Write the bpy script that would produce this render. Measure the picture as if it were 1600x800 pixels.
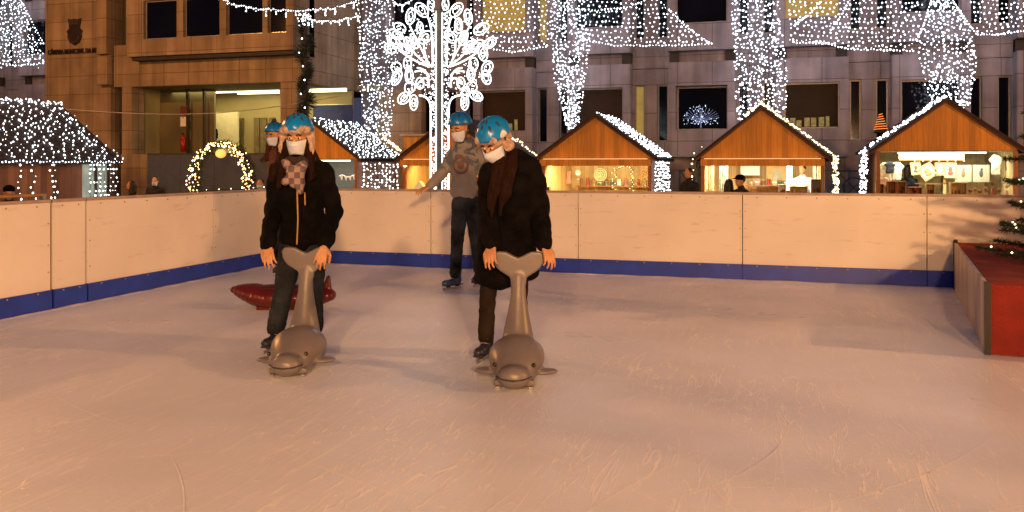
import bpy, math, random
from mathutils import Vector, Matrix, noise
C = bpy.context.scene
for o in list(bpy.data.objects): bpy.data.objects.remove(o)
R = random.Random(7)
PI = math.pi
TH = math.radians(17.0); CT, ST = math.cos(TH), math.sin(TH)
FPX, HOR, CAMZ = 1330.0, 256.0, 1.35

# ------------------------------------------------------------------ camera, world, lamps, exposure
cd = bpy.data.cameras.new('camera'); cam = bpy.data.objects.new('camera', cd); C.collection.objects.link(cam)
cam.location = (0, 0, CAMZ); cam.rotation_euler = (PI/2, 0, TH)
cd.sensor_width = 36; cd.lens = 36*FPX/1600; cd.shift_y = -(400-HOR)/1600
cd.clip_start = .05; cd.clip_end = 300; C.camera = cam
w = bpy.data.worlds.new('World'); C.world = w; w.use_nodes = True
bg = w.node_tree.nodes['Background']; bg.inputs[0].default_value = (.16, .16, .30, 1); bg.inputs[1].default_value = .30
C.view_settings.view_transform = 'Standard'; C.view_settings.look = 'None'
C.view_settings.exposure = 0; C.view_settings.gamma = 1
C.cycles.use_denoising = True
C.cycles.max_bounces = 5; C.cycles.diffuse_bounces = 3; C.cycles.glossy_bounces = 3
C.cycles.sample_clamp_indirect = 6; C.cycles.caustics_reflective = False; C.cycles.caustics_refractive = False
SOD = (1.0, .485, .18)
STREET_LAMPS = [((4.0, -7.4, 3.1), 8200, SOD, .25), ((1.4, -10.6, 6.2), 7200, SOD, .3),
                ((-19.5, 12.5, 7.2), 3900, (1, .40, .10), .2), ((16.0, 7.0, 6.6), 6500, (1, .42, .13), .2),
                ((-15.0, -6.5, 7.4), 500, (1, .50, .20), .2)]

# ------------------------------------------------------------------ helpers
def wx(px, Y):
    t = (px-800)/FPX; return Y*(-ST+CT*t)/(CT+ST*t)
def dep(px, Y): return Y/(CT+ST*(px-800)/FPX)
def wz(px, py, Y): return CAMZ + (HOR-py)*dep(px, Y)/FPX
def wp(px, py, Y): return Vector((wx(px, Y), Y, wz(px, py, Y)))
def atd(px, d):
    t = (px-800)/FPX; return (d*(-ST+CT*t), d*(CT+ST*t))

class MB:
    def __init__(s, off=(0, 0, 0), M=None): s.v = []; s.f = []; s.m = []; s.off = Vector(off); s.M = M; s.mi = 0
    def add(s, vs, fs):
        b = len(s.v)
        for p in vs:
            p = Vector(p)
            if s.M is not None: p = s.M @ p
            s.v.append(p - s.off)
        for f in fs: s.f.append([b+i for i in f]); s.m.append(s.mi)
        return s
    def box(s, x0, x1, y0, y1, z0, z1):
        x0, x1 = min(x0, x1), max(x0, x1); y0, y1 = min(y0, y1), max(y0, y1); z0, z1 = min(z0, z1), max(z0, z1)
        return s.add([(x0,y0,z0),(x1,y0,z0),(x1,y1,z0),(x0,y1,z0),(x0,y0,z1),(x1,y0,z1),(x1,y1,z1),(x0,y1,z1)],
                     [(0,3,2,1),(4,5,6,7),(0,1,5,4),(1,2,6,5),(2,3,7,6),(3,0,4,7)])
    def octa(s, c, r):
        x, y, z = c
        return s.add([(x+r,y,z),(x-r,y,z),(x,y+r,z),(x,y-r,z),(x,y,z+r),(x,y,z-r)],
                     [(0,2,4),(2,1,4),(1,3,4),(3,0,4),(2,0,5),(1,2,5),(3,1,5),(0,3,5)])
    def sph(s, c, r, n=14, m=9, rot=None):
        if not hasattr(r, '__len__'): r = (r, r, r)
        vs = []; fs = []; c = Vector(c)
        def P(x, y, z):
            p = Vector((x*r[0], y*r[1], z*r[2])); return c + (rot @ p if rot is not None else p)
        vs.append(P(0, 0, 1))
        for i in range(1, m):
            a = PI*i/m
            for j in range(n):
                b = 2*PI*j/n; vs.append(P(math.sin(a)*math.cos(b), math.sin(a)*math.sin(b), math.cos(a)))
        vs.append(P(0, 0, -1)); L = len(vs)-1
        for j in range(n): fs.append((0, 1+j, 1+(j+1) % n))
        for i in range(m-2):
            for j in range(n):
                a = 1+i*n+j; b = 1+i*n+(j+1) % n; fs.append((a, a+n, b+n, b))
        for j in range(n): a = 1+(m-2)*n; fs.append((a+j, L, a+(j+1) % n))
        return s.add(vs, fs)
    def cyl(s, p0, p1, r0, r1=None, n=10, ry=1.0):
        if r1 is None: r1 = r0
        p0 = Vector(p0); p1 = Vector(p1); d = (p1-p0)
        if d.length < 1e-6: return s
        d.normalize(); u = d.orthogonal() if abs(d.z) < .95 else Vector((1, 0, 0)); u = (u - d*u.dot(d)).normalized(); w_ = d.cross(u)
        vs = []
        for p, r in ((p0, r0), (p1, r1)):
            for j in range(n):
                a = 2*PI*j/n; vs.append(p + u*(math.cos(a)*r) + w_*(math.sin(a)*r*ry))
        fs = [(j, (j+1) % n, n+(j+1) % n, n+j) for j in range(n)] + [tuple(range(n))[::-1], tuple(range(n, 2*n))]
        return s.add(vs, fs)
    def cap(s, p0, p1, r0, r1=None, n=12):
        if r1 is None: r1 = r0
        s.cyl(p0, p1, r0, r1, n); s.sph(p0, r0, n, 8); s.sph(p1, r1, n, 8); return s
    def tube(s, pts, r, n=6):
        pts = [Vector(p) for p in pts]; vs = []; fs = []
        for i, p in enumerate(pts):
            d = (pts[min(i+1, len(pts)-1)] - pts[max(i-1, 0)])
            d = d.normalized() if d.length > 1e-9 else Vector((0, 0, 1))
            u = d.cross(Vector((0, 1, 0)));  u = u.normalized() if u.length > .05 else Vector((1, 0, 0)); w_ = d.cross(u)
            rr = r[i] if hasattr(r, '__len__') else r
            for j in range(n):
                a = 2*PI*j/n; vs.append(p+u*(math.cos(a)*rr)+w_*(math.sin(a)*rr))
        for i in range(len(pts)-1):
            for j in range(n): fs.append((i*n+j, i*n+(j+1) % n, (i+1)*n+(j+1) % n, (i+1)*n+j))
        fs.append(tuple(range(n))[::-1]); fs.append(tuple(range((len(pts)-1)*n, len(pts)*n)))
        return s.add(vs, fs)
    def prism(s, poly, y0, y1):           # poly of (x, z), extruded along y
        n = len(poly); vs = [(x, y0, z) for x, z in poly] + [(x, y1, z) for x, z in poly]
        fs = [tuple(range(n)), tuple(range(n, 2*n))[::-1]] + [(j, n+j, n+(j+1) % n, (j+1) % n) for j in range(n)]
        return s.add(vs, fs)
    def quad(s, a, b, c, d): return s.add([a, b, c, d], [(0, 1, 2, 3)])

def link(o, parent=None):
    C.collection.objects.link(o)
    if parent is not None: o.parent = parent
    return o
def finish(me, mats, smooth):
    if not isinstance(mats, (list, tuple)): mats = [mats]
    for m in mats: me.materials.append(m)
    if smooth: me.polygons.foreach_set('use_smooth', [True]*len(me.polygons))
def build(mb, name, mats, parent=None, smooth=False, bevel=0):
    import bmesh
    me = bpy.data.meshes.new(name); me.from_pydata([tuple(v) for v in mb.v], [], mb.f)
    me.polygons.foreach_set('material_index', mb.m); me.update()
    bm = bmesh.new(); bm.from_mesh(me); bmesh.ops.recalc_face_normals(bm, faces=bm.faces); bm.to_mesh(me); bm.free()
    finish(me, mats, smooth); o = bpy.data.objects.new(name, me); link(o, parent)
    if bevel:
        b = o.modifiers.new('bevel', 'BEVEL'); b.width = bevel; b.segments = 2; b.limit_method = 'ANGLE'
    return o
def organic(mb, name, mat, parent, vox=.012, it=4, amp=0, sc=9, seed=0, stretch=(1, 1, 1)):
    me = bpy.data.meshes.new(name); me.from_pydata([tuple(v) for v in mb.v], [], mb.f); me.update()
    t = bpy.data.objects.new(name+'_src', me); C.collection.objects.link(t)
    r = t.modifiers.new('r', 'REMESH'); r.mode = 'VOXEL'; r.voxel_size = vox
    if it:
        sm = t.modifiers.new('s', 'SMOOTH'); sm.factor = .5; sm.iterations = it
    dg = bpy.context.evaluated_depsgraph_get(); m2 = bpy.data.meshes.new_from_object(t.evaluated_get(dg))
    bpy.data.objects.remove(t)
    if amp:
        ns = [v.normal.copy() for v in m2.vertices]
        for v, n_ in zip(m2.vertices, ns):
            q = Vector((v.co.x*sc*stretch[0]+seed, v.co.y*sc*stretch[1], v.co.z*sc*stretch[2]))
            v.co += n_*(amp*(.45+noise.noise(q)+.5*noise.noise(q*2.1)))
    finish(m2, mat, True); o = bpy.data.objects.new(name, m2); link(o, parent); return o
def thing(name, label, cat, loc=(0, 0, 0), rz=0, group=None):
    o = bpy.data.objects.new(name, None); o.empty_display_size = .1; C.collection.objects.link(o)
    o.location = loc; o.rotation_euler = (0, 0, rz); tag(o, label, cat, group); return o
def tag(o, label, cat, group=None):
    o['label'] = label; o['category'] = cat
    if group: o['group'] = group
    return o
def struct(o): o['kind'] = 'structure'; return o

# ------------------------------------------------------------------ materials
_M = {}
def mat(name, col, rough=.6, metal=0, var=.12, vs=6, bump=0, bs=40, emis=None, es=0, spec=.5, coord='Object', col2=None, stretch=(1, 1, 1), trans=0):
    if name in _M: return _M[name]
    m = bpy.data.materials.new(name); m.use_nodes = True; nt = m.node_tree; b = nt.nodes['Principled BSDF']; L = nt.links.new
    tc = nt.nodes.new('ShaderNodeTexCoord'); mp = nt.nodes.new('ShaderNodeMapping'); mp.inputs['Scale'].default_value = stretch
    L(tc.outputs[coord], mp.inputs[0])
    n = nt.nodes.new('ShaderNodeTexNoise'); n.inputs['Scale'].default_value = vs; n.inputs['Detail'].default_value = 5; L(mp.outputs[0], n.inputs[0])
    mx = nt.nodes.new('ShaderNodeMix'); mx.data_type = 'RGBA'
    c2 = col2 or tuple(c*(1-var*2.2) for c in col)
    rp = nt.nodes.new('ShaderNodeMapRange'); rp.inputs[1].default_value = .3; rp.inputs[2].default_value = .7; L(n.outputs[0], rp.inputs[0])
    L(rp.outputs[0], mx.inputs[0]); mx.inputs[6].default_value = (*c2, 1); mx.inputs[7].default_value = (*[min(1, c*(1+var*.5)) for c in col], 1)
    L(mx.outputs[2], b.inputs['Base Color']); b.inputs['Roughness'].default_value = rough; b.inputs['Metallic'].default_value = metal
    b.inputs['Specular IOR Level'].default_value = spec
    if emis: b.inputs['Emission Color'].default_value = (*emis, 1); b.inputs['Emission Strength'].default_value = es
    if trans: b.inputs['Transmission Weight'].default_value = trans
    if bump:
        n2 = nt.nodes.new('ShaderNodeTexNoise'); n2.inputs['Scale'].default_value = bs; n2.inputs['Detail'].default_value = 4; L(mp.outputs[0], n2.inputs[0])
        bp = nt.nodes.new('ShaderNodeBump'); bp.inputs['Strength'].default_value = bump; bp.inputs['Distance'].default_value = .02
        L(n2.outputs[0], bp.inputs['Height']); L(bp.outputs[0], b.inputs['Normal'])
    _M[name] = m; return m
def glow(name, col, s, nee=True):
    if name in _M: return _M[name]
    m = bpy.data.materials.new(name); m.use_nodes = True; nt = m.node_tree; nt.nodes.clear()
    e = nt.nodes.new('ShaderNodeEmission'); e.inputs[0].default_value = (*col, 1); e.inputs[1].default_value = s
    o = nt.nodes.new('ShaderNodeOutputMaterial'); nt.links.new(e.outputs[0], o.inputs[0])
    if not nee: m.cycles.emission_sampling = 'NONE'
    _M[name] = m; return m
def planks(name, col, wdt=.12, axis=0, rough=.55, var=.45):
    m = mat(name, col, rough, var=.1, vs=3, bump=.25, bs=14, stretch=(8, 8, .8)); nt = m.node_tree; L = nt.links.new; b = nt.nodes['Principled BSDF']
    tc = nt.nodes.new('ShaderNodeTexCoord'); sp = nt.nodes.new('ShaderNodeSeparateXYZ'); L(tc.outputs['Object'], sp.inputs[0])
    ad = nt.nodes.new('ShaderNodeMath'); ad.operation = 'ADD'; L(sp.outputs[0], ad.inputs[0]); L(sp.outputs[1], ad.inputs[1])
    src = ad.outputs[0] if axis == 0 else sp.outputs[2]
    dv = nt.nodes.new('ShaderNodeMath'); dv.operation = 'DIVIDE'; L(src, dv.inputs[0]); dv.inputs[1].default_value = wdt
    fl = nt.nodes.new('ShaderNodeMath'); fl.operation = 'FLOOR'; L(dv.outputs[0], fl.inputs[0])
    wn = nt.nodes.new('ShaderNodeTexWhiteNoise'); wn.noise_dimensions = '1D'; L(fl.outputs[0], wn.inputs['W'])
    fr = nt.nodes.new('ShaderNodeMath'); fr.operation = 'FRACT'; L(dv.outputs[0], fr.inputs[0])
    gp = nt.nodes.new('ShaderNodeMath'); gp.operation = 'GREATER_THAN'; L(fr.outputs[0], gp.inputs[0]); gp.inputs[1].default_value = .05
    mr = nt.nodes.new('ShaderNodeMapRange'); mr.inputs[3].default_value = 1-var; mr.inputs[4].default_value = 1.1; L(wn.outputs[0], mr.inputs[0])
    ml = nt.nodes.new('ShaderNodeMath'); ml.operation = 'MULTIPLY'; L(mr.outputs[0], ml.inputs[0])
    mr2 = nt.nodes.new('ShaderNodeMapRange'); mr2.inputs[3].default_value = .62; mr2.inputs[4].default_value = 1; L(gp.outputs[0], mr2.inputs[0]); L(mr2.outputs[0], ml.inputs[1])
    vm = nt.nodes.new('ShaderNodeVectorMath'); vm.operation = 'SCALE'
    old = b.inputs['Base Color'].links[0].from_socket; L(old, vm.inputs[0]); L(ml.outputs[0], vm.inputs['Scale']); L(vm.outputs[0], b.inputs['Base Color'])
    return m
def blocks(name, col, bw=1.1, bh=.75, mortar=.012, streak=.3):
    m = mat(name, col, .85, var=.16, vs=1.2, bump=.15, bs=30); nt = m.node_tree; L = nt.links.new; b = nt.nodes['Principled BSDF']
    tc = nt.nodes.new('ShaderNodeTexCoord'); sp = nt.nodes.new('ShaderNodeSeparateXYZ'); L(tc.outputs['Object'], sp.inputs[0])
    ad = nt.nodes.new('ShaderNodeMath'); ad.operation = 'ADD'; L(sp.outputs[0], ad.inputs[0]); L(sp.outputs[1], ad.inputs[1])
    cb = nt.nodes.new('ShaderNodeCombineXYZ'); L(ad.outputs[0], cb.inputs[0]); L(sp.outputs[2], cb.inputs[1])
    br = nt.nodes.new('ShaderNodeTexBrick'); br.inputs['Scale'].default_value = 1; br.inputs['Brick Width'].default_value = bw; br.inputs['Row Height'].default_value = bh
    br.inputs['Mortar Size'].default_value = mortar; br.inputs['Color1'].default_value = (1, 1, 1, 1); br.inputs['Color2'].default_value = (.82, .82, .82, 1); br.inputs['Mortar'].default_value = (.45, .45, .45, 1)
    br.offset = 0; L(cb.outputs[0], br.inputs[0])
    # vertical rain streaks on the stone
    mp = nt.nodes.new('ShaderNodeMapping'); mp.inputs['Scale'].default_value = (2.2, 2.2, .12); L(tc.outputs['Object'], mp.inputs[0])
    ns = nt.nodes.new('ShaderNodeTexNoise'); ns.inputs['Scale'].default_value = 1.6; ns.inputs['Detail'].default_value = 6; L(mp.outputs[0], ns.inputs[0])
    mr = nt.nodes.new('ShaderNodeMapRange'); mr.inputs[1].default_value = .35; mr.inputs[2].default_value = .65; mr.inputs[3].default_value = 1-streak; mr.inputs[4].default_value = 1.05; L(ns.outputs[0], mr.inputs[0])
    old = b.inputs['Base Color'].links[0].from_socket
    v1 = nt.nodes.new('ShaderNodeVectorMath'); v1.operation = 'MULTIPLY'; L(old, v1.inputs[0]); L(br.outputs[0], v1.inputs[1])
    v2 = nt.nodes.new('ShaderNodeVectorMath'); v2.operation = 'SCALE'; L(v1.outputs[0], v2.inputs[0]); L(mr.outputs[0], v2.inputs['Scale']); L(v2.outputs[0], b.inputs['Base Color'])
    return m

M_stone = blocks('pale_stone', (.34, .32, .37), 1.05, .9)
M_brown = blocks('warm_stone', (.39, .285, .18), .95, .62)
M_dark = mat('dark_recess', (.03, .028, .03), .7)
M_frame = mat('window_metal', (.25, .24, .25), .4, .5)
M_glass = mat('dark_glass', (.004, .004, .006), .08, var=.3, vs=.6, spec=.3)
M_brglass = mat('brown_blind', (.035, .022, .012), .5, var=.2, vs=1, spec=.12)
M_lit = mat('lit_room', (.3, .22, .08), .8, emis=(.62, .42, .10), es=.42, var=.3, vs=2)
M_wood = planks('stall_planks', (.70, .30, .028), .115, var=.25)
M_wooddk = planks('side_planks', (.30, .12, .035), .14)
M_woodin = planks('pine_lining', (.62, .42, .16), .13, var=.25)
M_woodpale = planks('pale_lining', (.66, .57, .33), .14, var=.15)
M_trim = mat('wood_trim', (.34, .12, .03), .5, stretch=(1, 1, 6))
M_roof = mat('roof_felt', (.035, .018, .014), .85, bump=.4, bs=12)
M_board = mat('board_plastic', (.80, .76, .71), .24, var=.05, vs=1.3, bump=.03, bs=3, spec=.5)
def scuff(m, amt=.35):
    nt = m.node_tree; L = nt.links.new; b = nt.nodes['Principled BSDF']; tc = nt.nodes.new('ShaderNodeTexCoord')
    mp = nt.nodes.new('ShaderNodeMapping'); mp.inputs['Scale'].default_value = (1.2, 1.2, 7); mp.inputs['Rotation'].default_value = (0, .25, 0); L(tc.outputs['Object'], mp.inputs[0])
    oi = nt.nodes.new('ShaderNodeObjectInfo'); ad = nt.nodes.new('ShaderNodeVectorMath'); L(mp.outputs[0], ad.inputs[0]); L(oi.outputs['Location'], ad.inputs[1])
    n = nt.nodes.new('ShaderNodeTexNoise'); n.inputs['Scale'].default_value = 2.6; n.inputs['Detail'].default_value = 7; n.inputs['Roughness'].default_value = .62; L(ad.outputs[0], n.inputs[0])
    r1 = nt.nodes.new('ShaderNodeMapRange'); r1.inputs[1].default_value = .60; r1.inputs[2].default_value = .74; r1.inputs[4].default_value = amt; L(n.outputs[0], r1.inputs[0])
    mx = nt.nodes.new('ShaderNodeMix'); mx.data_type = 'RGBA'; L(r1.outputs[0], mx.inputs[0]); L(b.inputs['Base Color'].links[0].from_socket, mx.inputs[6]); mx.inputs[7].default_value = (.30, .25, .22, 1)
    L(mx.outputs[2], b.inputs['Base Color'])
    r2 = nt.nodes.new('ShaderNodeMapRange'); r2.inputs[3].default_value = .12; r2.inputs[4].default_value = .34; L(n.outputs[0], r2.inputs[0]); L(r2.outputs[0], b.inputs['Roughness'])
scuff(M_board)
M_bluek = mat('blue_plastic', (.018, .055, .48), .35, var=.12, vs=5)
M_steel = mat('steel', (.5, .5, .5), .3, .9)
M_white = mat('white_card', (.8, .8, .76), .7, var=.04)
M_ctn = glow('cool_bulb', (.80, .86, 1.0), 15, True)
M_ctf = glow('roof_cool_bulb', (.88, .95, 1.0), 9, True)
M_wrm = glow('warm_bulb', (1.0, .62, .22), 9, True)
M_wrm2 = glow('amber_bulb', (1.0, .75, .38), 6, True)
M_rope = glow('rope_light', (.93, 1.0, .97), 3.2, True)
M_tube = glow('ceiling_tube', (1.0, .88, .50), 5, True)
M_wire = mat('wire', (.05, .06, .05), .6)
M_needle = mat('fir_needle', (.018, .035, .014), .8, var=.5, vs=9)
M_skin = mat('skin', (.52, .27, .135), .5, var=.06, vs=20)
M_mask = mat('surgical_mask', (.62, .72, .90), .8, var=.04, vs=30)
M_blk = mat('black_cloth', (.0045, .004, .0045), .9, var=.3, vs=12, bump=.2, bs=60, spec=.1)
M_jean = mat('grey_denim', (.026, .032, .040), .9, var=.45, vs=5, bump=.3, bs=90, spec=.15)
M_hair = mat('brown_hair', (.020, .0065, .0035), .8, var=.4, vs=30, stretch=(6, 6, .4), spec=.12)
M_beige = mat('beige_fleece', (.55, .40, .31), .95, var=.25, vs=30, bump=.7, bs=60)
M_whale = mat('grey_plastic', (.17, .155, .165), .38, var=.1, vs=4)
M_redpl = mat('red_plastic', (.115, .010, .005), .28, var=.15, vs=4)
M_boot = mat('boot', (.02, .025, .05), .45)
M_bluesk = mat('blue_boot', (.03, .06, .16), .4)
M_eye = mat('eye_white', (.7, .68, .64), .3, var=0); M_iris = mat('iris', (.02, .012, .008), .2, var=0)
M_zip = mat('brass_zip', (.48, .27, .04), .5, var=.1)

def helmet_mat(nm='helmet_shell', sc=15, th=.20):
    m = mat(nm, (.004, .20, .62), .28, var=.05, vs=6); nt = m.node_tree; L = nt.links.new; b = nt.nodes['Principled BSDF']
    tc = nt.nodes.new('ShaderNodeTexCoord'); v = nt.nodes.new('ShaderNodeTexVoronoi'); v.inputs['Scale'].default_value = sc; L(tc.outputs['Object'], v.inputs[0])
    lt = nt.nodes.new('ShaderNodeMath'); lt.operation = 'LESS_THAN'; lt.inputs[1].default_value = th; L(v.outputs['Distance'], lt.inputs[0])
    mx = nt.nodes.new('ShaderNodeMix'); mx.data_type = 'RGBA'; L(lt.outputs[0], mx.inputs[0]); L(b.inputs['Base Color'].links[0].from_socket, mx.inputs[6]); mx.inputs[7].default_value = (.62, .60, .58, 1)
    L(mx.outputs[2], b.inputs['Base Color']); return m
M_helm = helmet_mat()
M_helm3 = helmet_mat('helmet_patched', 8.5, .27)
M_helm2 = mat('helmet_plain', (.004, .16, .52), .3, var=.05)
def plaid():
    m = mat('plaid_wool', (.42, .22, .18), .95, var=.1, bump=.6, bs=70); nt = m.node_tree; L = nt.links.new; b = nt.nodes['Principled BSDF']
    tc = nt.nodes.new('ShaderNodeTexCoord'); ck = nt.nodes.new('ShaderNodeTexChecker'); ck.inputs['Scale'].default_value = 24
    ck.inputs[1].default_value = (.34, .24, .22, 1); ck.inputs[2].default_value = (.12, .10, .115, 1); L(tc.outputs['Object'], ck.inputs[0]); L(ck.outputs[0], b.inputs['Base Color']); return m
M_scarf = plaid()
def hoodie_mat():
    m = mat('grey_hoodie', (.27, .255, .25), .95, var=.12, bump=.4, bs=70); nt = m.node_tree; L = nt.links.new; b = nt.nodes['Principled BSDF']
    tc = nt.nodes.new('ShaderNodeTexCoord'); n = nt.nodes.new('ShaderNodeTexNoise'); n.inputs['Scale'].default_value = 5.5; n.inputs['Distortion'].default_value = 2.2; L(tc.outputs['Object'], n.inputs[0])
    r = nt.nodes.new('ShaderNodeMapRange'); r.inputs[1].default_value = .47; r.inputs[2].default_value = .55; L(n.outputs[0], r.inputs[0])
    sp = nt.nodes.new('ShaderNodeSeparateXYZ'); L(tc.outputs['Object'], sp.inputs[0])
    up = nt.nodes.new('ShaderNodeMapRange'); up.inputs[1].default_value = 1.22; up.inputs[2].default_value = 1.36; L(sp.outputs[2], up.inputs[0])
    ml = nt.nodes.new('ShaderNodeMath'); ml.operation = 'MULTIPLY'; L(r.outputs[0], ml.inputs[0]); L(up.outputs[0], ml.inputs[1])
    mx = nt.nodes.new('ShaderNodeMix'); mx.data_type = 'RGBA'; L(ml.outputs[0], mx.inputs[0]); L(b.inputs['Base Color'].links[0].from_socket, mx.inputs[6]); mx.inputs[7].default_value = (.09, .11, .15, 1)
    L(mx.outputs[2], b.inputs['Base Color']); return m
M_hood = hoodie_mat()

# ------------------------------------------------------------------ ground, ice
def ice_mat():
    m = mat('ice', (.80, .86, .97), .5, var=.06, vs=1.1, spec=.35); nt = m.node_tree; L = nt.links.new; b = nt.nodes['Principled BSDF']
    tc = nt.nodes.new('ShaderNodeTexCoord')
    acc = None
    for k, (ang, sc) in enumerate(((.3, 2.6), (1.35, 2.1), (2.3, 3.2), (.9, 1.4))):     # skate scratches: distorted thin lines
        mp = nt.nodes.new('ShaderNodeMapping'); mp.inputs['Rotation'].default_value = (0, 0, ang); mp.inputs['Scale'].default_value = (1, .12, 1); L(tc.outputs['Object'], mp.inputs[0])
        n = nt.nodes.new('ShaderNodeTexNoise'); n.inputs['Scale'].default_value = sc*3; n.inputs['Detail'].default_value = 3; n.inputs['Distortion'].default_value = .8; L(mp.outputs[0], n.inputs[0])
        s = nt.nodes.new('ShaderNodeMath'); s.operation = 'SUBTRACT'; s.inputs[1].default_value = .5; L(n.outputs[0], s.inputs[0])
        a = nt.nodes.new('ShaderNodeMath'); a.operation = 'ABSOLUTE'; L(s.outputs[0], a.inputs[0])
        r = nt.nodes.new('ShaderNodeMapRange'); r.inputs[1].default_value = .0012; r.inputs[2].default_value = .0055; r.inputs[3].default_value = 1; r.inputs[4].default_value = 0; L(a.outputs[0], r.inputs[0])
        if acc is None: acc = r.outputs[0]
        else:
            mm = nt.nodes.new('ShaderNodeMath'); mm.operation = 'MAXIMUM'; L(acc, mm.inputs[0]); L(r.outputs[0], mm.inputs[1]); acc = mm.outputs[0]
    msk = nt.nodes.new('ShaderNodeTexNoise'); msk.inputs['Scale'].default_value = .7; msk.inputs['Detail'].default_value = 4; L(tc.outputs['Object'], msk.inputs[0])
    mr = nt.nodes.new('ShaderNodeMapRange'); mr.inputs[1].default_value = .36; mr.inputs[2].default_value = .58; L(msk.outputs[0], mr.inputs[0])
    ml = nt.nodes.new('ShaderNodeMath'); ml.operation = 'MULTIPLY'; L(acc, ml.inputs[0]); L(mr.outputs[0], ml.inputs[1])
    ml2 = nt.nodes.new('ShaderNodeMath'); ml2.operation = 'MULTIPLY'; ml2.inputs[1].default_value = 1.0; L(ml.outputs[0], ml2.inputs[0])
    fine = nt.nodes.new('ShaderNodeTexNoise'); fine.inputs['Scale'].default_value = 26; fine.inputs['Detail'].default_value = 8; fine.inputs['Roughness'].default_value = .7; L(tc.outputs['Object'], fine.inputs[0])
    mx = nt.nodes.new('ShaderNodeMix'); mx.data_type = 'RGBA'; L(ml2.outputs[0], mx.inputs[0]); L(b.inputs['Base Color'].links[0].from_socket, mx.inputs[6]); mx.inputs[7].default_value = (.97, .97, .98, 1)
    L(mx.outputs[2], b.inputs['Base Color'])
    ad = nt.nodes.new('ShaderNodeMath'); ad.operation = 'MULTIPLY_ADD'; L(fine.outputs[0], ad.inputs[0]); ad.inputs[1].default_value = .9; L(ml2.outputs[0], ad.inputs[2])
    bp = nt.nodes.new('ShaderNodeBump'); bp.inputs['Strength'].default_value = .28; bp.inputs['Distance'].default_value = .010; L(ad.outputs[0], bp.inputs['Height']); L(bp.outputs[0], b.inputs['Normal'])
    rr = nt.nodes.new('ShaderNodeMapRange'); rr.inputs[3].default_value = .17; rr.inputs[4].default_value = .46; L(msk.outputs[0], rr.inputs[0]); L(rr.outputs[0], b.inputs['Roughness'])
    return m
GZ = -.65
XL, YB, XR, YF = -6.38, 10.24, 12.0, -6.0
struct(build(MB().box(-90, 90, -60, 90, GZ-.3, GZ), 'plaza_ground', blocks('plaza_paving', (.12, .11, .10), .6, .6)))
ice = struct(build(MB().box(XL-.05, XR, YF, YB+.05, GZ+.002, 0), 'ice_floor', ice_mat()))
# ridges of shaved snow along the foot of the boards
mb = MB()
def snow_ridge(p0, p1, n):
    vs = []; fs = []
    d = (Vector(p1)-Vector(p0)); L_ = d.length; d.normalize(); q = Vector((-d.y, d.x, 0))
    for i in range(n+1):
        p = Vector(p0)+d*L_*i/n; wv = .05+.035*(noise.noise(p*1.3)+noise.noise(p*4.1)); h = .012+.010*noise.noise(p*3+Vector((5, 0, 0)))
        for k, (u, z) in enumerate(((0, -.01), (0, h), (wv*.5, h*.7), (wv, -.003))): vs.append(p+q*u+Vector((0, 0, z)))
    for i in range(n):
        for k in range(3): fs.append((i*4+k, i*4+k+1, i*4+k+5, i*4+k+4))
    mb.add(vs, fs)
snow_ridge((XL+.012, YB-.3, 0), (XL+.012, YF, 0), 240) if False else snow_ridge((XR, YB-.012, 0), (XL+.2, YB-.012, 0), 260)
snow_ridge((XL+.012, YB-.2, 0), (XL+.012, YF, 0), 220)
sr = build(mb, 'snow_ridge', mat('shaved_snow', (.78, .78, .80), .8, bump=.5, bs=60), smooth=True); sr['kind'] = 'stuff'; tag(sr, 'thin line of shaved ice heaped along the foot of the rink boards', 'snow')

rk = random.Random(21); mb = MB()
for k in range(150):
    cx_, cy_ = rk.uniform(XL+.6, 4.0), rk.uniform(1.2, YB-.6); rad = rk.uniform(.8, 5); a0 = rk.uniform(0, 2*PI); la = rk.uniform(.6, 2.6)/rad; wd_ = rk.uniform(.0012, .0035); n_ = 16
    ox, oy = cx_-math.cos(a0)*rad, cy_-math.sin(a0)*rad; vs = []
    ok = True
    for i in range(n_+1):
        a = a0+la*i/n_; e_ = wd_*math.sin(PI*(i+.3)/(n_+.6))
        for q in (-1, 1):
            x_, y_ = ox+math.cos(a)*(rad+q*e_), oy+math.sin(a)*(rad+q*e_); vs.append((x_, y_, .0025+.0001*(k % 12)))
            if not (XL+.15 < x_ < XR-.2 and y_ < YB-.15): ok = False
            if x_ > 1.4 and y_ > 6.4: ok = False
    if ok: mb.add(vs, [(2*i, 2*i+1, 2*i+3, 2*i+2) for i in range(n_)])
o = build(mb, 'skate_marks', mat('cut_ice', (.93, .94, .95), .7, var=.03, bump=.4, bs=80)); o['kind'] = 'stuff'; tag(o, 'thin curved skate blade cuts scattered over the ice', 'skate marks')

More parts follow.
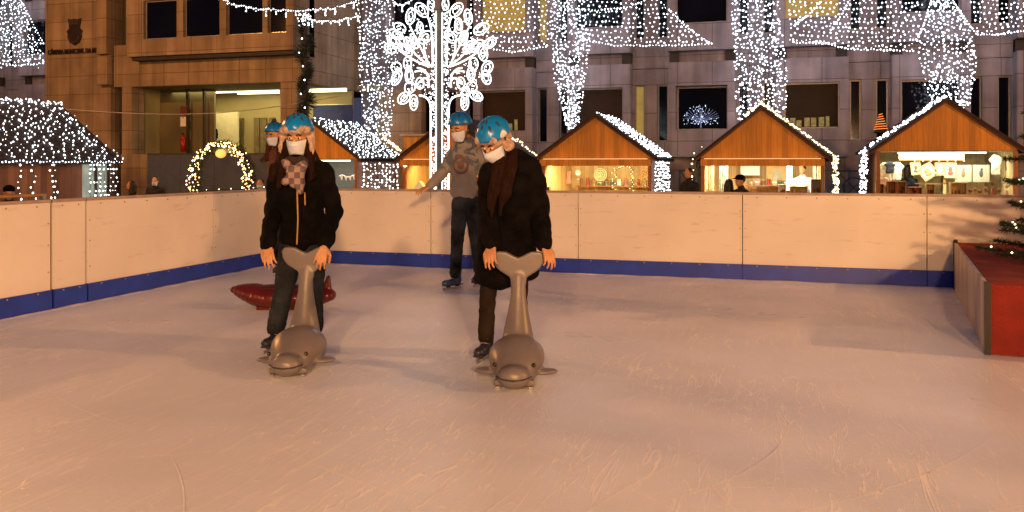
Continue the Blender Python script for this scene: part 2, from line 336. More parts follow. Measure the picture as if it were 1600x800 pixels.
# ------------------------------------------------------------------ rink boards (2 m panels)
BH, KH = 1.02, .185
def board(name_label, loc, rz, wid, group='rink boards around the ice'):
    t = thing('rink_board', name_label, 'rink board', loc, rz, group)
    pm_ = MB().box(.005, wid-.005, 0, .035, KH-.01, BH-.03)
    build(MB().box(.002, wid-.002, -.018, .030, 0.002, KH), 'kick_strip', M_bluek, t, bevel=.003)
    build(MB().box(0, wid, -.006, .05, BH-.029, BH), 'cap_rail', mat('cap_rail', (.42, .33, .27), .5), t, bevel=.003)
    build(MB().box(.03, wid-.03, .04, .10, GZ, BH-.06), 'backing_frame', mat('galvanised', (.25, .25, .25), .5, .5), t)
    b = pm_; b.mi = 1
    n = max(2, round(wid/.33))
    for i in range(n):
        x = (i+.5)*wid/n
        b.sph((x, -.008, BH-.06), (.008, .006, .008), 8, 4); b.sph((x, -.022, KH-.018), (.009, .006, .009), 8, 4)
    if wid > 1:
        for z in (.35, .6, .8):
            for x in (.03, wid-.03): b.sph((x, -.002, z), (.007, .006, .007), 8, 4)
    build(b, 'panel', [M_board, mat('bolt_metal', (.42, .34, .28), .4, .7)], t)
    return t
seams = [-.33+1.95*k for k in range(-3, 7)]
pos = ['at the inner corner of the rink, behind the standing skater with the scarf', 'behind the man in the grey hoodie', 'below the stall with round woven hangings', 'in front of the gap left of the curtained stall',
       'below the stall with the picture frames', 'behind the red platform']
lb = {-4: 'narrow white board of the back wall closing the far corner of the rink', -3: 'white back wall board with skater shadows left of the hooded man', -2: 'white back wall board directly behind the hooded man and the skater in the long coat',
      -1: 'white back wall board below the stall with round woven hangings', 0: 'white back wall board below the stall with the hinged flap and the capped visitor',
      1: 'white back wall board whose right end the red platform hides', 2: 'white back wall board mostly hidden behind the red platform'}
board(lb[-4], (XL, YB, 0), 0, (-6.18)-XL)
for k, x in enumerate(seams[:-1]):
    kk = k-3
    board(lb.get(kk, 'white back wall board beyond the red platform and the fir'), (x, YB, 0), 0, 1.95)
ls = [(8.68, 10.24, 'grey shaded board of the left side wall next to the corner, with warm reflections'), (6.72, 8.68, 'orange lit board of the left side wall half crossed by a shadow edge'),
      (6.31, 6.70, 'narrow filler board of the left side wall beside the dark gate gap'), (4.33, 6.28, 'gate board of the left side wall at the left picture edge'),
      (2.35, 4.33, 'board of the left side wall nearest to the camera')]
for y0, y1, l in ls: board(l, (XL, y0, 0), PI/2, y1-y0)
# gate bar
g = thing('gate_bar', 'thin brass coloured bar lying along the top of the left gate board', 'gate bar', (XL-.03, 6.1, BH+.045))
build(MB((XL-.03, 6.1, BH+.045)).cyl((XL-.03, 6.25, BH+.045), (XL-.03, 5.6, BH+.045), .014), 'bar', mat('brass', (.7, .40, .14), .3, .6), g)
for y_ in (6.2, 5.6): build(MB((XL-.03, 6.1, BH+.045)).box(XL-.045, XL-.01, y_, y_+.04, BH, BH+.05), 'bracket', M_steel, g)

# ------------------------------------------------------------------ main block of the town hall
YW = 27.0
blk = thing('town_hall', 'long pale stone office block with projecting window bays behind the stalls', 'building', (0, YW, GZ))
OF = (0, YW, GZ)
wall = MB(OF)
MODS = [(-2.08+3.2*k) for k in range(-9, 6)]
storeys = [0, 3.28, 6.56]
# back wall and storey structure
wall.box(-33, -23.0, YW+.75, YW+1.2, GZ, 12); wall.box(-11.6, 16, YW+.75, YW+1.2, GZ, 12); wall.box(-13.85, -11.6, YW+.15, YW+.6, GZ, 12)
lits_w = {(-3, 1): 'lit', (3+0, 9): 0}
def add_window(xc, hw, z0, z1, y, pane_m, extra=None):
    f = MB(OF); t = .045
    f.box(xc-hw, xc+hw, y, y+.06, z0, z0+t); f.box(xc-hw, xc+hw, y, y+.06, z1-t, z1)
    f.box(xc-hw, xc-hw+t, y+.001, y+.059, z0+t, z1-t); f.box(xc+hw-t, xc+hw, y+.001, y+.059, z0+t, z1-t)
    fo = build(f, 'window', M_frame, blk)
    p = build(MB(OF).box(xc-hw+t, xc+hw-t, y+.03, y+.045, z0+t, z1-t), 'pane', pane_m, fo)
    return fo
lit_up = {-8.48, 1.12}
def near(a, s): return any(abs(a-b) < .1 for b in s)
for i, xc in enumerate(MODS):
    inwing = -24.5 < xc < -13.0
    for s_, dz in enumerate(storeys):
        z0, z1 = 1.57+dz, 4.49+dz
        if inwing: continue
        hw = .78; a0, a1 = 2.40+dz, 3.76+dz
        # projecting bay as four blocks round the opening
        x0, x1 = xc-1.02, xc+1.02
        wall.box(x0, x1, YW-.35, YW+.2, z0, a0); wall.box(x0, x1, YW-.35, YW+.2, a1, z1)
        wall.box(x0, xc-hw, YW-.349, YW+.2, a0, a1); wall.box(xc+hw, x1, YW-.349, YW+.2, a0, a1)
        wall.box(x0+.3, x1-.3, YW+.02, YW+.75, z1, z1+.36)         # recessed band between the bays
        pm = M_glass
        if s_ == 0 and i in (7, 8): pm = M_brglass
        if s_ == 0 and abs(xc+8.48) < .1: pm = M_brglass
        if s_ == 0 and abs(xc-1.12) < .1: pm = M_brglass
        if s_ == 1 and near(xc, lit_up): pm = M_lit
        if s_ == 0 and abs(xc+2.08) < .1:
            add_window(xc, hw, a0, a1, YW+.14, M_glass)
        else: add_window(xc, hw, a0, a1, YW-.2, pm)
        if s_ == 0 and pm is M_brglass and abs(xc+8.48) > .1 or (s_ == 0 and abs(xc+8.48) < .1):
            pass
        # slits right of the bay
        rx0, rx1 = x1, x1+1.16
        if rx1 < 15.5 and not (-24.5 < rx0 < -13.6):
            for (u0, u1, side) in ((.06, .38, 0), (.78, 1.12, 1)):
                lit = (s_ == 0 and abs(rx0+4.26) < .15 and side == 0) or (s_ == 1 and abs(rx0+7.46) < .15 and side == 0)
                fo = add_window(rx0+(u0+u1)/2, (u1-u0)/2, 2.05+dz, 3.85+dz, YW+.22, M_lit if lit else M_glass)
            wall.box(rx0, rx1, YW+.1, YW+.75, 3.85+dz, 4.35+dz); wall.box(rx0, rx1, YW+.12, YW+.75, 4.37+dz, 5.33+dz if s_ < 2 else 5.33+dz)
            wall.box(rx0+.38, rx0+.78, YW+.1, YW+.75, 2.05+dz, 3.85+dz)
            wall.box(rx0, rx0+.06, YW+.1, YW+.75, 2.05+dz, 3.85+dz); wall.box(rx0+1.12, rx1, YW+.1, YW+.75, 2.05+dz, 3.85+dz)
        if s_ == 0: wall.box(rx0-.0, rx1, YW+.1, YW+.75, GZ, 2.05) if not (-24.5 < rx0 < -13.6) else None
    if not inwing: wall.box(xc-1.02, xc+1.02, YW+.04, YW+.75, GZ, 1.57)
build(wall, 'wall', M_stone, blk)
d = MB(OF)
for i, xc in enumerate(MODS):
    if -24.5 < xc < -13.0: continue
    for dz in storeys[:2]:
        for sx in (-1, 1): build(MB(OF).box(xc+sx*1.0, xc+sx*.70, YW-.05, YW+.02, 4.51+dz, 4.83+dz), 'vent', M_dark, blk)
# things seen in the windows; the wire tree stands in for a reflection
t = thing('reflection_tree', 'blue white wire tree shape standing in for a reflection in the dark window', 'light tree', (-2.12, YW+.02, 2.46))
b = MB((-2.12, YW+.02, 2.46)); b.cyl((-2.12, YW+.02, 2.46), (-2.12, YW+.02, 3.0), .02)
for k in range(16):
    a = PI*k/15; x = -2.12+math.cos(a)*.55; z = 2.95+math.sin(a)*.35
    b.tube([(-2.12, YW+.02, 2.62), (-2.12+math.cos(a)*.3, YW+.02+R.uniform(-.05, .05), 2.75+math.sin(a)*.12), (x, YW+.02, z-.18)], .006, 4)
build(b, 'branches', mat('blue_wire', (.2, .25, .4), .5, emis=(.1, .14, .3), es=.5), t)
b = MB((-2.12, YW+.02, 2.46))
for k in range(110):
    a = R.uniform(0, PI); r_ = R.uniform(.1, 1)
    b.octa((-2.12+math.cos(a)*.6*r_, YW+.02+R.uniform(-.06, .06), 2.58+math.sin(a)*.62*r_), R.choice((.009, .012, .016)))
o = build(b, 'bulbs', glow('blue_bulb', (.6, .75, 1), 2.5), t); o['kind'] = 'stuff'
t = thing('small_lit_tree', 'little cone tree ringed with orange lights inside a narrow window', 'christmas tree', (3.04, YW+.05, 2.25)); t.scale = (.8, .8, .72)
b = MB((3.04, YW+.05, 2.1))
b.cyl((3.04, YW+.05, 2.12), (3.04, YW+.05, 2.9), .22, .01, 12); build(b, 'cone', M_needle, t)
b = MB((3.04, YW+.05, 2.1))
for k in range(7):
    z = 2.2+k*.1; rr = .235*(1-(z-2.12)/.8)+.02
    b.tube([(3.04+math.cos(a_)*rr, YW+.05+math.sin(a_)*rr, z+.015*a_) for a_ in [PI+i_*PI/8 for i_ in range(9)]], .012, 5)
build(b, 'light_ring', glow('orange_ring', (1, .25, .05), 2.0), t)
for xc in (-5.28, 1.12, -8.48):   # rows of files, dim room light put into their material as glow
    b = MB((xc, YW-.2, 2.45)); n_ = 0
    for k in range(6):
        x = xc-.62+k*.2+R.uniform(-.02, .02); b.box(x, x+R.uniform(.1, .17), YW-.235, YW-.205, 2.46, 2.46+R.uniform(.16, .36))
    o = build(b, 'binder_row', mat('glowing_files', (.25, .2, .08), .8, var=.4, vs=14, emis=(.30, .23, .08), es=.45), None)
    o.location = (xc, YW-.2, 2.45)
    tag(o, {-5.28: 'row of dim yellow files in the window above the stall with woven hangings', 1.12: 'row of dim yellow files in the window between the two right stalls', -8.48: 'row of dim yellow files in the window behind the hooded man'}[xc], 'files', 'files on the window sills')

# ------------------------------------------------------------------ projecting brown wing with tower and lobby
YG = 23.2; OW = (-18, YG, GZ)
wing = thing('town_hall_wing', 'orange lit brown stone wing with crest, tower slab and glazed lobby below', 'building', OW)
def X(px, Y=YG): return wx(px, Y)
b = MB(OW)
XT0, XT1 = X(71), X(173)
b.box(XT0, XT1, YG, 31, GZ, 13)                                   # tower slab
b.box(X(160), X(176), YG-.25, YG-.003, 3.97, 4.9); b.box(X(158), X(173), YG-.2, YG-.003, 5.0, 13)
XC = -13.9
b.box(X(178), XC, YG+.0, YG+3.7, 3.9, 4.72)                       # beam over the lobby
b.box(X(178), X(213), YG+.01, YG+1, 4.72, 5.28)
b.box(X(196), X(208), YG+.02, YG+1, 5.28, 13)
XB0 = X(214)
wins = [(224, 276), (286, 343), (353, 410), (418, 462)]
ZB0, ZB1, YB_ = 4.82, 7.5, YG-.45
wz0, wz1 = 5.36, 6.60
b.box(XB0, XC, YB_, YG-.003, ZB0, wz0); b.box(XB0, XC, YB_, YG-.003, wz1, ZB1)
b.box(XB0, XC, YG+.5, YG+.8, 4.72, 13)
b.box(XB0, XC, YB_+.001, YG-.003, 8.6, 13)
prev = XB0
wl = []
for a0, a1 in wins:
    w0, w1 = wx(a0, YB_), min(wx(a1, YB_), XC-.25); wl.append((w0, w1)); b.box(prev, w0, YB_+.001, YG-.003, wz0, wz1); prev = w1
b.box(prev, XC, YB_+.001, YG-.003, wz0, wz1)
b.box(XC-.3, XC, YG+.003, YW+.7, 4.72, 13)                        # side face
b.box(XC-.3, XC, YG+3.75, YW+.7, 3.9, 4.72)
b.box(X(190), X(205), YG+.02, YG+.6, GZ, 3.9)                     # pier left of the lobby
b.box(X(437), X(463), YG+.05, YG+.75, GZ, 3.9)                    # pier right
b.box(X(190)+.002, X(231), YG-.03, YG+.017, GZ, 1.67)
b.box(X(545)-.6, X(545)+1.0, YG+3.2, YG+3.7, GZ, 3.9)
build(b, 'wall', M_brown, wing)
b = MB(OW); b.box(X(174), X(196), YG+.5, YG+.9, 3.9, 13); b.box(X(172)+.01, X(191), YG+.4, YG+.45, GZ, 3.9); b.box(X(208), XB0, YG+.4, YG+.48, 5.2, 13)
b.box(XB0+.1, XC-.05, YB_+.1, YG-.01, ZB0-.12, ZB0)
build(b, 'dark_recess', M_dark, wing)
for w0, w1 in wl:
    f = MB(OW); t_ = .035
    f.box(w0, w1, YB_+.12, YB_+.17, wz0, wz0+t_); f.box(w0, w1, YB_+.12, YB_+.17, wz1-t_, wz1); f.box(w0, w0+t_, YB_+.121, YB_+.169, wz0+t_, wz1-t_); f.box(w1-t_, w1, YB_+.121, YB_+.169, wz0+t_, wz1-t_)
    fo = build(f, 'window', mat('alu', (.5, .48, .45), .3, .6), wing)
    build(MB(OW).box(w0+t_, w1-t_, YB_+.14, YB_+.16, wz0+t_, wz1-t_), 'pane', M_glass, fo)
# lobby
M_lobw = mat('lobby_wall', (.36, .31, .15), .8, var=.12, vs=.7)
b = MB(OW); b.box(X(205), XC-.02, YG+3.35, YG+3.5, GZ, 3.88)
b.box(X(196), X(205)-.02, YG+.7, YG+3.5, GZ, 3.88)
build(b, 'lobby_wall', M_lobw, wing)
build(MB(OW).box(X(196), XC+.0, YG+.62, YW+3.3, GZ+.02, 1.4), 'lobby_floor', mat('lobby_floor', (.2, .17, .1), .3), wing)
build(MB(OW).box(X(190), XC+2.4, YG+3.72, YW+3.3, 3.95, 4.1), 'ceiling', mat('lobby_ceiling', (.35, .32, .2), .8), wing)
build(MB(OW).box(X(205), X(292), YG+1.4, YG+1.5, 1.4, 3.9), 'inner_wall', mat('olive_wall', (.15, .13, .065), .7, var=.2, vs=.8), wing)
b = MB(OW)
for px in (292, 318): b.box(wx(px, YG+1.2), wx(px, YG+1.2)+.07, YG+1.15, YG+1.25, 1.4, 3.9)
build(b, 'mullion', mat('mullion', (.05, .035, .02), .4), wing)
pb = MB(OW)
for (p0, p1, y0, y1) in ((298, 371, 176, 243),): pb.box(wx(p0, YG+2.9), wx(p1, YG+2.9), YG+2.9, YG+3.0, wz(p0, y1, YG+2.9), wz(p0, y0, YG+2.9))
build(pb, 'white_partition', mat('cream_board', (.72, .68, .46), .8, var=.05), wing)
# doors at the back of the lobby
for px in (372, 397, 408, 421, 497, 520):
    Y = YG+3.29; x = wx(px, Y); o = build(MB(OW).box(x, x+.22, Y-.02, Y+.05, 1.42, 3.0), 'door', mat('lobby_door', (.13, .11, .05), .6), wing)
    build(MB(OW).box(x+.16, x+.19, Y-.05, Y-.021, 2.0, 2.3), 'handle', M_steel, o)
# ceiling lights
for k, (p0, p1, Y) in enumerate(((306, 436, YG+2.3), (372, 436, YG+3.0), (463, 541, YG+2.3), (463, 541, YG+3.0))):
    x0, x1 = wx(p0, Y), wx(p1, Y)
    o = thing('ceiling_light', ['front left long ceiling tube in the lobby, longest of the four', 'shorter ceiling tube behind the long one left of the orange pier', 'front ceiling tube right of the dark fir garland', 'rear ceiling tube right of the dark fir garland'][k], 'ceiling light', (x0, Y, 3.86), 0, 'lobby ceiling tubes')
    build(MB((x0, Y, 3.86)).box(x0, x1, Y-.04, Y+.04, 3.83, 3.87), 'tube', M_tube, o); build(MB((x0, Y, 3.86)).box(x0-.02, x1+.02, Y-.06, Y+.06, 3.871, 3.90), 'housing', M_frame, o)
def area(loc, sx, sy, power, col, rot=(0, 0, 0), name='area'):
    l = bpy.data.lights.new(name, 'AREA'); l.shape = 'RECTANGLE'; l.size = sx; l.size_y = sy; l.energy = power; l.color = col
    o = bpy.data.objects.new(name, l); o.location = loc; o.rotation_euler = rot; C.collection.objects.link(o); return o
area((-17.0, YG+2.0, 3.8), 5.5, 1.6, 115, (1, .80, .36), name='lobby_light')
# soffit over the open part of the lobby, grey low wall
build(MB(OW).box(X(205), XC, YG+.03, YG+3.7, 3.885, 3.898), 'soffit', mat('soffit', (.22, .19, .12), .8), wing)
t = thing('hoarding', 'dark slate grey hoarding standing in front of the lobby behind the garland arch', 'hoarding', (X(380), YG-.6, GZ))
OH = (X(380), YG-.6, GZ)
for k in range(6):
    x0 = wx(231, YG-.6)+k*1.25
    build(MB(OH).box(x0, x0+1.24, YG-.62, YG-.58, GZ, 1.64), 'panel', mat('slate_panel', (.075, .095, .145), .6, var=.08), t)
build(MB(OH).box(wx(231, YG-.6), wx(231, YG-.6)+7.5, YG-.63, YG-.57, 1.641, 1.68), 'cap_rail', mat('slate_rail', (.05, .05, .06), .6), t)
# crest and lettering on the tower
cx, cz = X(118), wz(118, 50, YG)
pts = [(-.30, .46), (-.16, .43), (0, .45), (.16, .43), (.30, .46), (.24, .22), (.23, .12), (.36, .02), (.30, -.06), (.32, -.18), (.22, -.36), (.0, -.47), (-.22, -.36), (-.32, -.18), (-.30, -.06), (-.36, .02), (-.23, .12), (-.24, .22)]
t = thing('crest', 'dark bronze coat of arms with crown fixed high on the tower slab', 'crest', (cx, YG, cz))
M_brz = mat('bronze', (.045, .028, .018), .5, .4, bump=.5, bs=14)
build(MB().prism([(x*.9, z*.98) for x, z in pts], -.07, -.003), 'shield', M_brz, t, bevel=.01)
b = MB(); b.tube([(math.cos(a)*.2, -.085, -.15+math.sin(a)*.2) for a in [PI+PI*i/12 for i in range(13)]], .018, 6); b.prism([(-.2, .3), (.2, .3), (.2, .24), (-.2, .24)], -.1, -.071)
for k in range(4): b.box(-.19+k*.105, -.13+k*.105, -.095, -.071, .32, .40)
build(b, 'relief', mat('bronze_rim', (.11, .075, .05), .45, .4), t)
cu = bpy.data.curves.new('lettering', 'FONT'); cu.body = 'CÂMARA MUNICIPAL DA MA'; cu.size = .23; cu.extrude = .02; cu.offset = .006; cu.align_x = 'CENTER'
to = bpy.data.objects.new('lettering_src', cu); C.collection.objects.link(to); dg = bpy.context.evaluated_depsgraph_get()
lm = bpy.data.meshes.new_from_object(to.evaluated_get(dg)); bpy.data.objects.remove(to); lm.materials.clear(); lm.materials.append(M_brz)
wtxt = max(v.co.x for v in lm.vertices)-min(v.co.x for v in lm.vertices); x0, x1 = X(76), X(154); s_ = (x1-x0)/wtxt
for v in lm.vertices: v.co = Vector((v.co.x*s_, -v.co.z, v.co.y))
lo = bpy.data.objects.new('wall_lettering', lm); C.collection.objects.link(lo); lo.location = ((x0+x1)/2, YG-.03, wz(115, 84, YG)); tag(lo, 'dark metal letters in one row below the crest on the tower slab', 'lettering')
# small fittings in the lobby
Y = YG+1.1
t = thing('fire_extinguisher', 'red fire extinguisher on the lobby wall left of the dark mullion', 'fire extinguisher', wp(286, 225, Y)); 
b = MB(); b.cyl((0, 0, -.25), (0, 0, .2), .09, .09, 12); b.sph((0, 0, .2), .09); build(b, 'cylinder', mat('ext_red', (.35, .02, .01), .4), t, True); build(MB().cyl((0, 0, .28), (0, 0, .36), .03).box(-.09, .03, -.02, .02, .34, .38), 'valve', M_dark, t)
t = thing('potted_plant', 'leafy green plant standing in the lit lobby behind the glass', 'plant', wp(317, 232, YG+1.7)); b = MB(); b.cyl((0, 0, -.1), (0, 0, .2), .14, .18, 12); build(b, 'pot', M_trim, t)
b = MB()
for k in range(90):
    a = R.uniform(0, 2*PI); h = R.uniform(.3, 1.0); r_ = R.uniform(.05, .38); c_ = Vector((math.cos(a)*r_, math.sin(a)*r_*.5, h)); u = Vector((R.uniform(-1, 1), R.uniform(-1, 1), R.uniform(-1, 1))).normalized()*.06; v_ = Vector((R.uniform(-1, 1), R.uniform(-1, 1), R.uniform(-1, 1))).normalized()*.03
    b.quad(c_-u, c_-v_, c_+u, c_+v_)
build(b, 'leaves', mat('leaf_olive', (.10, .11, .03), .6, var=.4), t)
t = thing('exit_sign', 'small dark red sign fixed high on the lobby wall', 'sign', wp(287, 172, Y)); build(MB().box(-.12, .12, -.02, .02, -.12, .12), 'plate', mat('sign_red', (.16, .03, .02), .5), t)
build(MB().box(-.14, .14, -.015, .025, -.14, -.121).box(-.14, .14, -.015, .025, .121, .14), 'rim', M_frame, t)
t = thing('notice_sheet', 'white paper notice pinned below the small red lobby sign', 'notice', wp(286, 190, Y)); build(MB().box(-.11, .11, 0, .01, -.16, .16), 'paper', M_white, t); build(MB().box(-.03, .03, -.012, -.002, .12, .14), 'clip', M_dark, t)
t = thing('blue_banner', 'dark blue banner hanging in the lobby right of the fir garland', 'banner', wp(520, 180, YG+2.6)); build(MB().box(-.75, .75, 0, .02, -.35, .33), 'cloth', mat('blue_cloth', (.03, .05, .22), .7), t); build(MB().cyl((-.8, 0, .35), (.8, 0, .35), .02), 'rod', M_steel, t)

# ------------------------------------------------------------------ bulbs, strings
def bulbs(name, label, cat, pts, r, mt, wires=None, group=None, kind=True):
    c0 = Vector(pts[0]); t = thing(name, label, cat, c0, 0, group)
    b = MB(c0)
    for p in pts: b.octa(p, r*R.choice((.55, .8, 1, 1, 1.25)))
    o = build(b, 'bulbs', mt, t)
    if kind: o['kind'] = 'stuff'
    if wires:
        b = MB(c0)
        for wv in wires: b.tube(wv, .006, 3)
        build(b, 'wire', M_wire, t)
    return t
def lerp(a, b, t): return Vector(a)*(1-t)+Vector(b)*t
def inpoly(x, y, P):
    c = False; j = len(P)-1
    for i in range(len(P)):
        if (P[i][1] > y) != (P[j][1] > y) and x < (P[j][0]-P[i][0])*(y-P[i][1])/(P[j][1]-P[i][1])+P[i][0]: c = not c
        j = i
    return c
YC = 25.6
def curtain(label, rows, sp_x, sp_z, top=-110):
    """rows: list of (py, px_left, px_right) edges of one hanging curtain; strands hang from a cable above the frame"""
    pts = []; wires = []
    wmax = max(r_[2]-r_[1] for r_ in rows); n = max(3, int(wmax/sp_x*1.2))
    ys = [top]+[r_[0] for r_ in rows]
    for i in range(n):
        u = (i+.5)/n+R.uniform(-.25, .25)/n; line = []; yb = rows[-1][0]+R.uniform(-14, 6)
        y = top; yo = YC+.25*math.sin(u*9)+R.uniform(-.1, .1); ph = R.uniform(0, 6)
        while y < yb:
            for k in range(len(rows)-1):
                if y <= rows[k+1][0] or k == len(rows)-2: break
            r0, r1 = rows[k], rows[k+1]; f = min(1, max(0, (y-r0[0])/(r1[0]-r0[0]))); a = r0[1]*(1-f)+r1[1]*f; c_ = r0[2]*(1-f)+r1[2]*f
            px = a+(c_-a)*u+1.2*math.sin(y*.05+ph); p = wp(px, y, yo); line.append(p)
            if R.random() < .80: pts.append(p+Vector((R.uniform(-.03, .03), R.uniform(-.05, .05), R.uniform(-.03, .03))))
            y += sp_z*R.uniform(.6, 1.5)
        wires.append(line)
    # outer edges get denser strands
    return bulbs('light_curtain', label, 'light curtain', pts, .0180, M_ctn, wires, 'curtains of white lights hanging before the building')
curtain('tall straight curtain of white lights between the dark garland and the light tree', [(0, 556, 616), (110, 560, 614), (228, 572, 612)], 4.7, 5.6)
curtain('narrow tapering curtain of white lights above the left slope of the woven hangings stall', [(0, 858, 912), (60, 858, 924), (120, 866, 914), (205, 884, 905)], 4.6, 5.6)
curtain('widest straight curtain of white lights behind the ridge of the hinged flap stall', [(0, 1142, 1216), (90, 1145, 1228), (192, 1150, 1231)], 5.2, 5.8)
curtain('curtain of white lights hanging behind the peak of the picture frame stall', [(0, 1455, 1490), (60, 1433, 1527), (110, 1440, 1524), (175, 1455, 1514)], 5.4, 6.2)
curtain('curtain of white lights at the left edge of the photo above the light covered roof', [(0, -40, 34), (60, -50, 58), (104, -60, 71)], 5.6, 6.4)
def swag(label, poly, n, edges):
    pts = []; wires = []
    xs = [p[0] for p in poly]; ys = [p[1] for p in poly]; k = 0; tries = 0
    rows_y = []
    # strands of a draped net: sagging rows rather than pure noise
    sp = 7.5; y = min(ys)
    while y < max(ys)+20:
        line = []
        x = min(xs)
        xm = (min(xs)+max(xs))/2; hw = (max(xs)-min(xs))/2
        while x < max(xs):
            yy = y + 6*(1-((x-xm)/hw)**2) + R.uniform(-2.2, 2.2)
            if inpoly(x, yy, poly):
                p = wp(x, yy, YC-.5+.4*math.sin(x*.03)); pts.append(p); line.append(p)
            x += R.uniform(4.5, 10.5)
        if len(line) > 2: wires.append(line)
        y += sp
    for e in edges:
        L_ = []
        for (a, c_) in zip(e[:-1], e[1:]):
            m_ = int(math.hypot(c_[0]-a[0], c_[1]-a[1])/5.2)+1
            for i in range(m_): L_.append(wp(a[0]+(c_[0]-a[0])*i/m_, a[1]+(c_[1]-a[1])*i/m_+R.uniform(-1, 1), YC-.5+.4*math.sin(a[0]*.03)))
        pts += L_
        if len(L_) > 1: wires.append(L_)
    return bulbs('light_net', label, 'light net', pts, .0185, M_ctn, wires, 'draped nets of white lights')
swag('draped net of white lights before the yellow lit window right of the light tree', [(736, -90), (736, 60), (760, 74), (800, 82), (860, 72), (862, -90)], 0, [[(738, 62), (762, 75), (800, 82), (858, 72)]])
swag('draped net of white lights ending in a point above the dark blue window', [(905, -90), (908, 62), (960, 71), (1040, 70), (1112, 69), (1040, 5), (1010, -90)], 0, [[(908, 62), (960, 71), (1040, 71), (1112, 69)], [(1112, 69), (1072, 42), (1042, 12)], [(890, 14), (930, 16), (980, 12), (1020, -6)]])
swag('long draped net of white lights between the two right hand curtains', [(1228, -90), (1230, 66), (1290, 68), (1330, 78), (1432, 78), (1455, -90)], 0, [[(1240, 66), (1290, 68), (1330, 77), (1432, 79)], [(1290, -5), (1262, 24), (1240, 40)], [(1455, 2), (1444, 36), (1432, 66)], [(1330, -4), (1310, 30), (1295, 50)]])
swag('draped net of white lights at the top right corner of the photo', [(1494, -90), (1524, 56), (1560, 54), (1640, 40), (1640, -90)], 0, [[(1490, 4), (1508, 30), (1528, 56)], [(1528, 54), (1560, 54), (1640, 42)]])
swag('small draped net of white lights at the top left beside the tower slab', [(-60, 66), (-60, 98), (30, 104), (72, 100), (70, 70), (36, 12), (20, -60), (10, -90)], 0, [[(30, -5), (48, 30), (70, 72)], [(-20, 96), (20, 102), (72, 99)]])
# swagged strings across the top
def string(label, path, Y, icicle=True, warm=False, grp='light strings crossing above the square'):
    pts = []; L_ = []
    for (a, c_) in zip(path[:-1], path[1:]):
        m_ = int(math.hypot(c_[0]-a[0], c_[1]-a[1])/4)+1
        for i in range(m_): L_.append(wp(a[0]+(c_[0]-a[0])*i/m_, a[1]+(c_[1]-a[1])*i/m_, Y))
    for i, p in enumerate(L_):
        pts.append(p+Vector((0, 0, R.uniform(-.02, .02))))
        if icicle and i % 4 == 0:
            for q in range(R.choice((1, 2, 3))): pts.append(p-Vector((R.uniform(-.01, .01), 0, .05*(q+1))))
    return bulbs('light_string', label, 'string lights', pts, .018, M_ctf, [L_], grp)
string('upper string of white icicle lights sagging from the top edge to the curtain', [(330, -12), (362, 6), (400, 14), (470, 17), (520, 13), (560, 0)], 17.9)
string('lower string of white icicle lights running right from the top of the fir garland', [(474, 27), (492, 33), (520, 34), (548, 28), (566, 24)], 18.1)
string('string of white icicle lights between the curtain and the light tree top', [(606, -6), (622, 8), (634, 6), (650, -6)], 17.9)
# thin cable
t = thing('overhead_cable', 'thin pale cable sagging from the light covered roof past the pier', 'cable', wp(95, 168, 15.2))
c0 = wp(95, 168, 15.2); b = MB(c0); b.tube([lerp(wp(95, 170, 15.2), wp(540, 148, 19), i/24)+Vector((0, 0, -.28*math.sin(PI*i/24))) for i in range(25)], .011, 5); build(b, 'wire', mat('pale_wire', (.5, .42, .35), .5), t)
build(MB(c0).sph(c0, .04), 'clamp', M_dark, t)

# fir garland pole
def needles(b, c, n, r, ln, up=0, wd=.006):
    for k in range(n):
        a = R.uniform(0, 2*PI); e = R.uniform(-.6, .9); d_ = Vector((math.cos(a)*math.cos(e), math.sin(a)*math.cos(e), math.sin(e)+up)).normalized()
        p = Vector(c)+d_*R.uniform(0, r); s_ = d_.orthogonal().normalized()*wd; b.add([p-s_, p+s_, p+d_*ln*R.uniform(.6, 1.1)], [(0, 1, 2)])
px, Yp = 477, 18.0; x = wx(px, Yp); zt = wz(px, 30, Yp); zb = wz(px, 212, Yp)
t = thing('garland_pole', 'tall pole wrapped in dark fir garland with a bulb cluster on top', 'garland pole', (x, Yp, GZ)); O_ = (x, Yp, GZ)
build(MB(O_).cyl((x, Yp, GZ), (x, Yp, zt), .05), 'pole', M_dark, t)
b = MB(O_); z = zb
while z < zt:
    a = z*9; rr = .13+.04*math.sin(z*5); needles(b, (x+math.cos(a)*.07, Yp+math.sin(a)*.07, z), 60, rr, .13, wd=.011); z += .055
o = build(b, 'garland', M_needle, t)
b = MB(O_)
for k in range(9): z = zb+(zt-zb)*k/8.5; b.octa((x+R.uniform(-.1, .12), Yp-.2, z), .022)
for k in range(40): b.octa((x+R.uniform(-.14, .2), Yp-.1+R.uniform(-.1, .1), zt+R.uniform(-.16, .12)), .017)
build(b, 'bulbs', M_ctf, t)

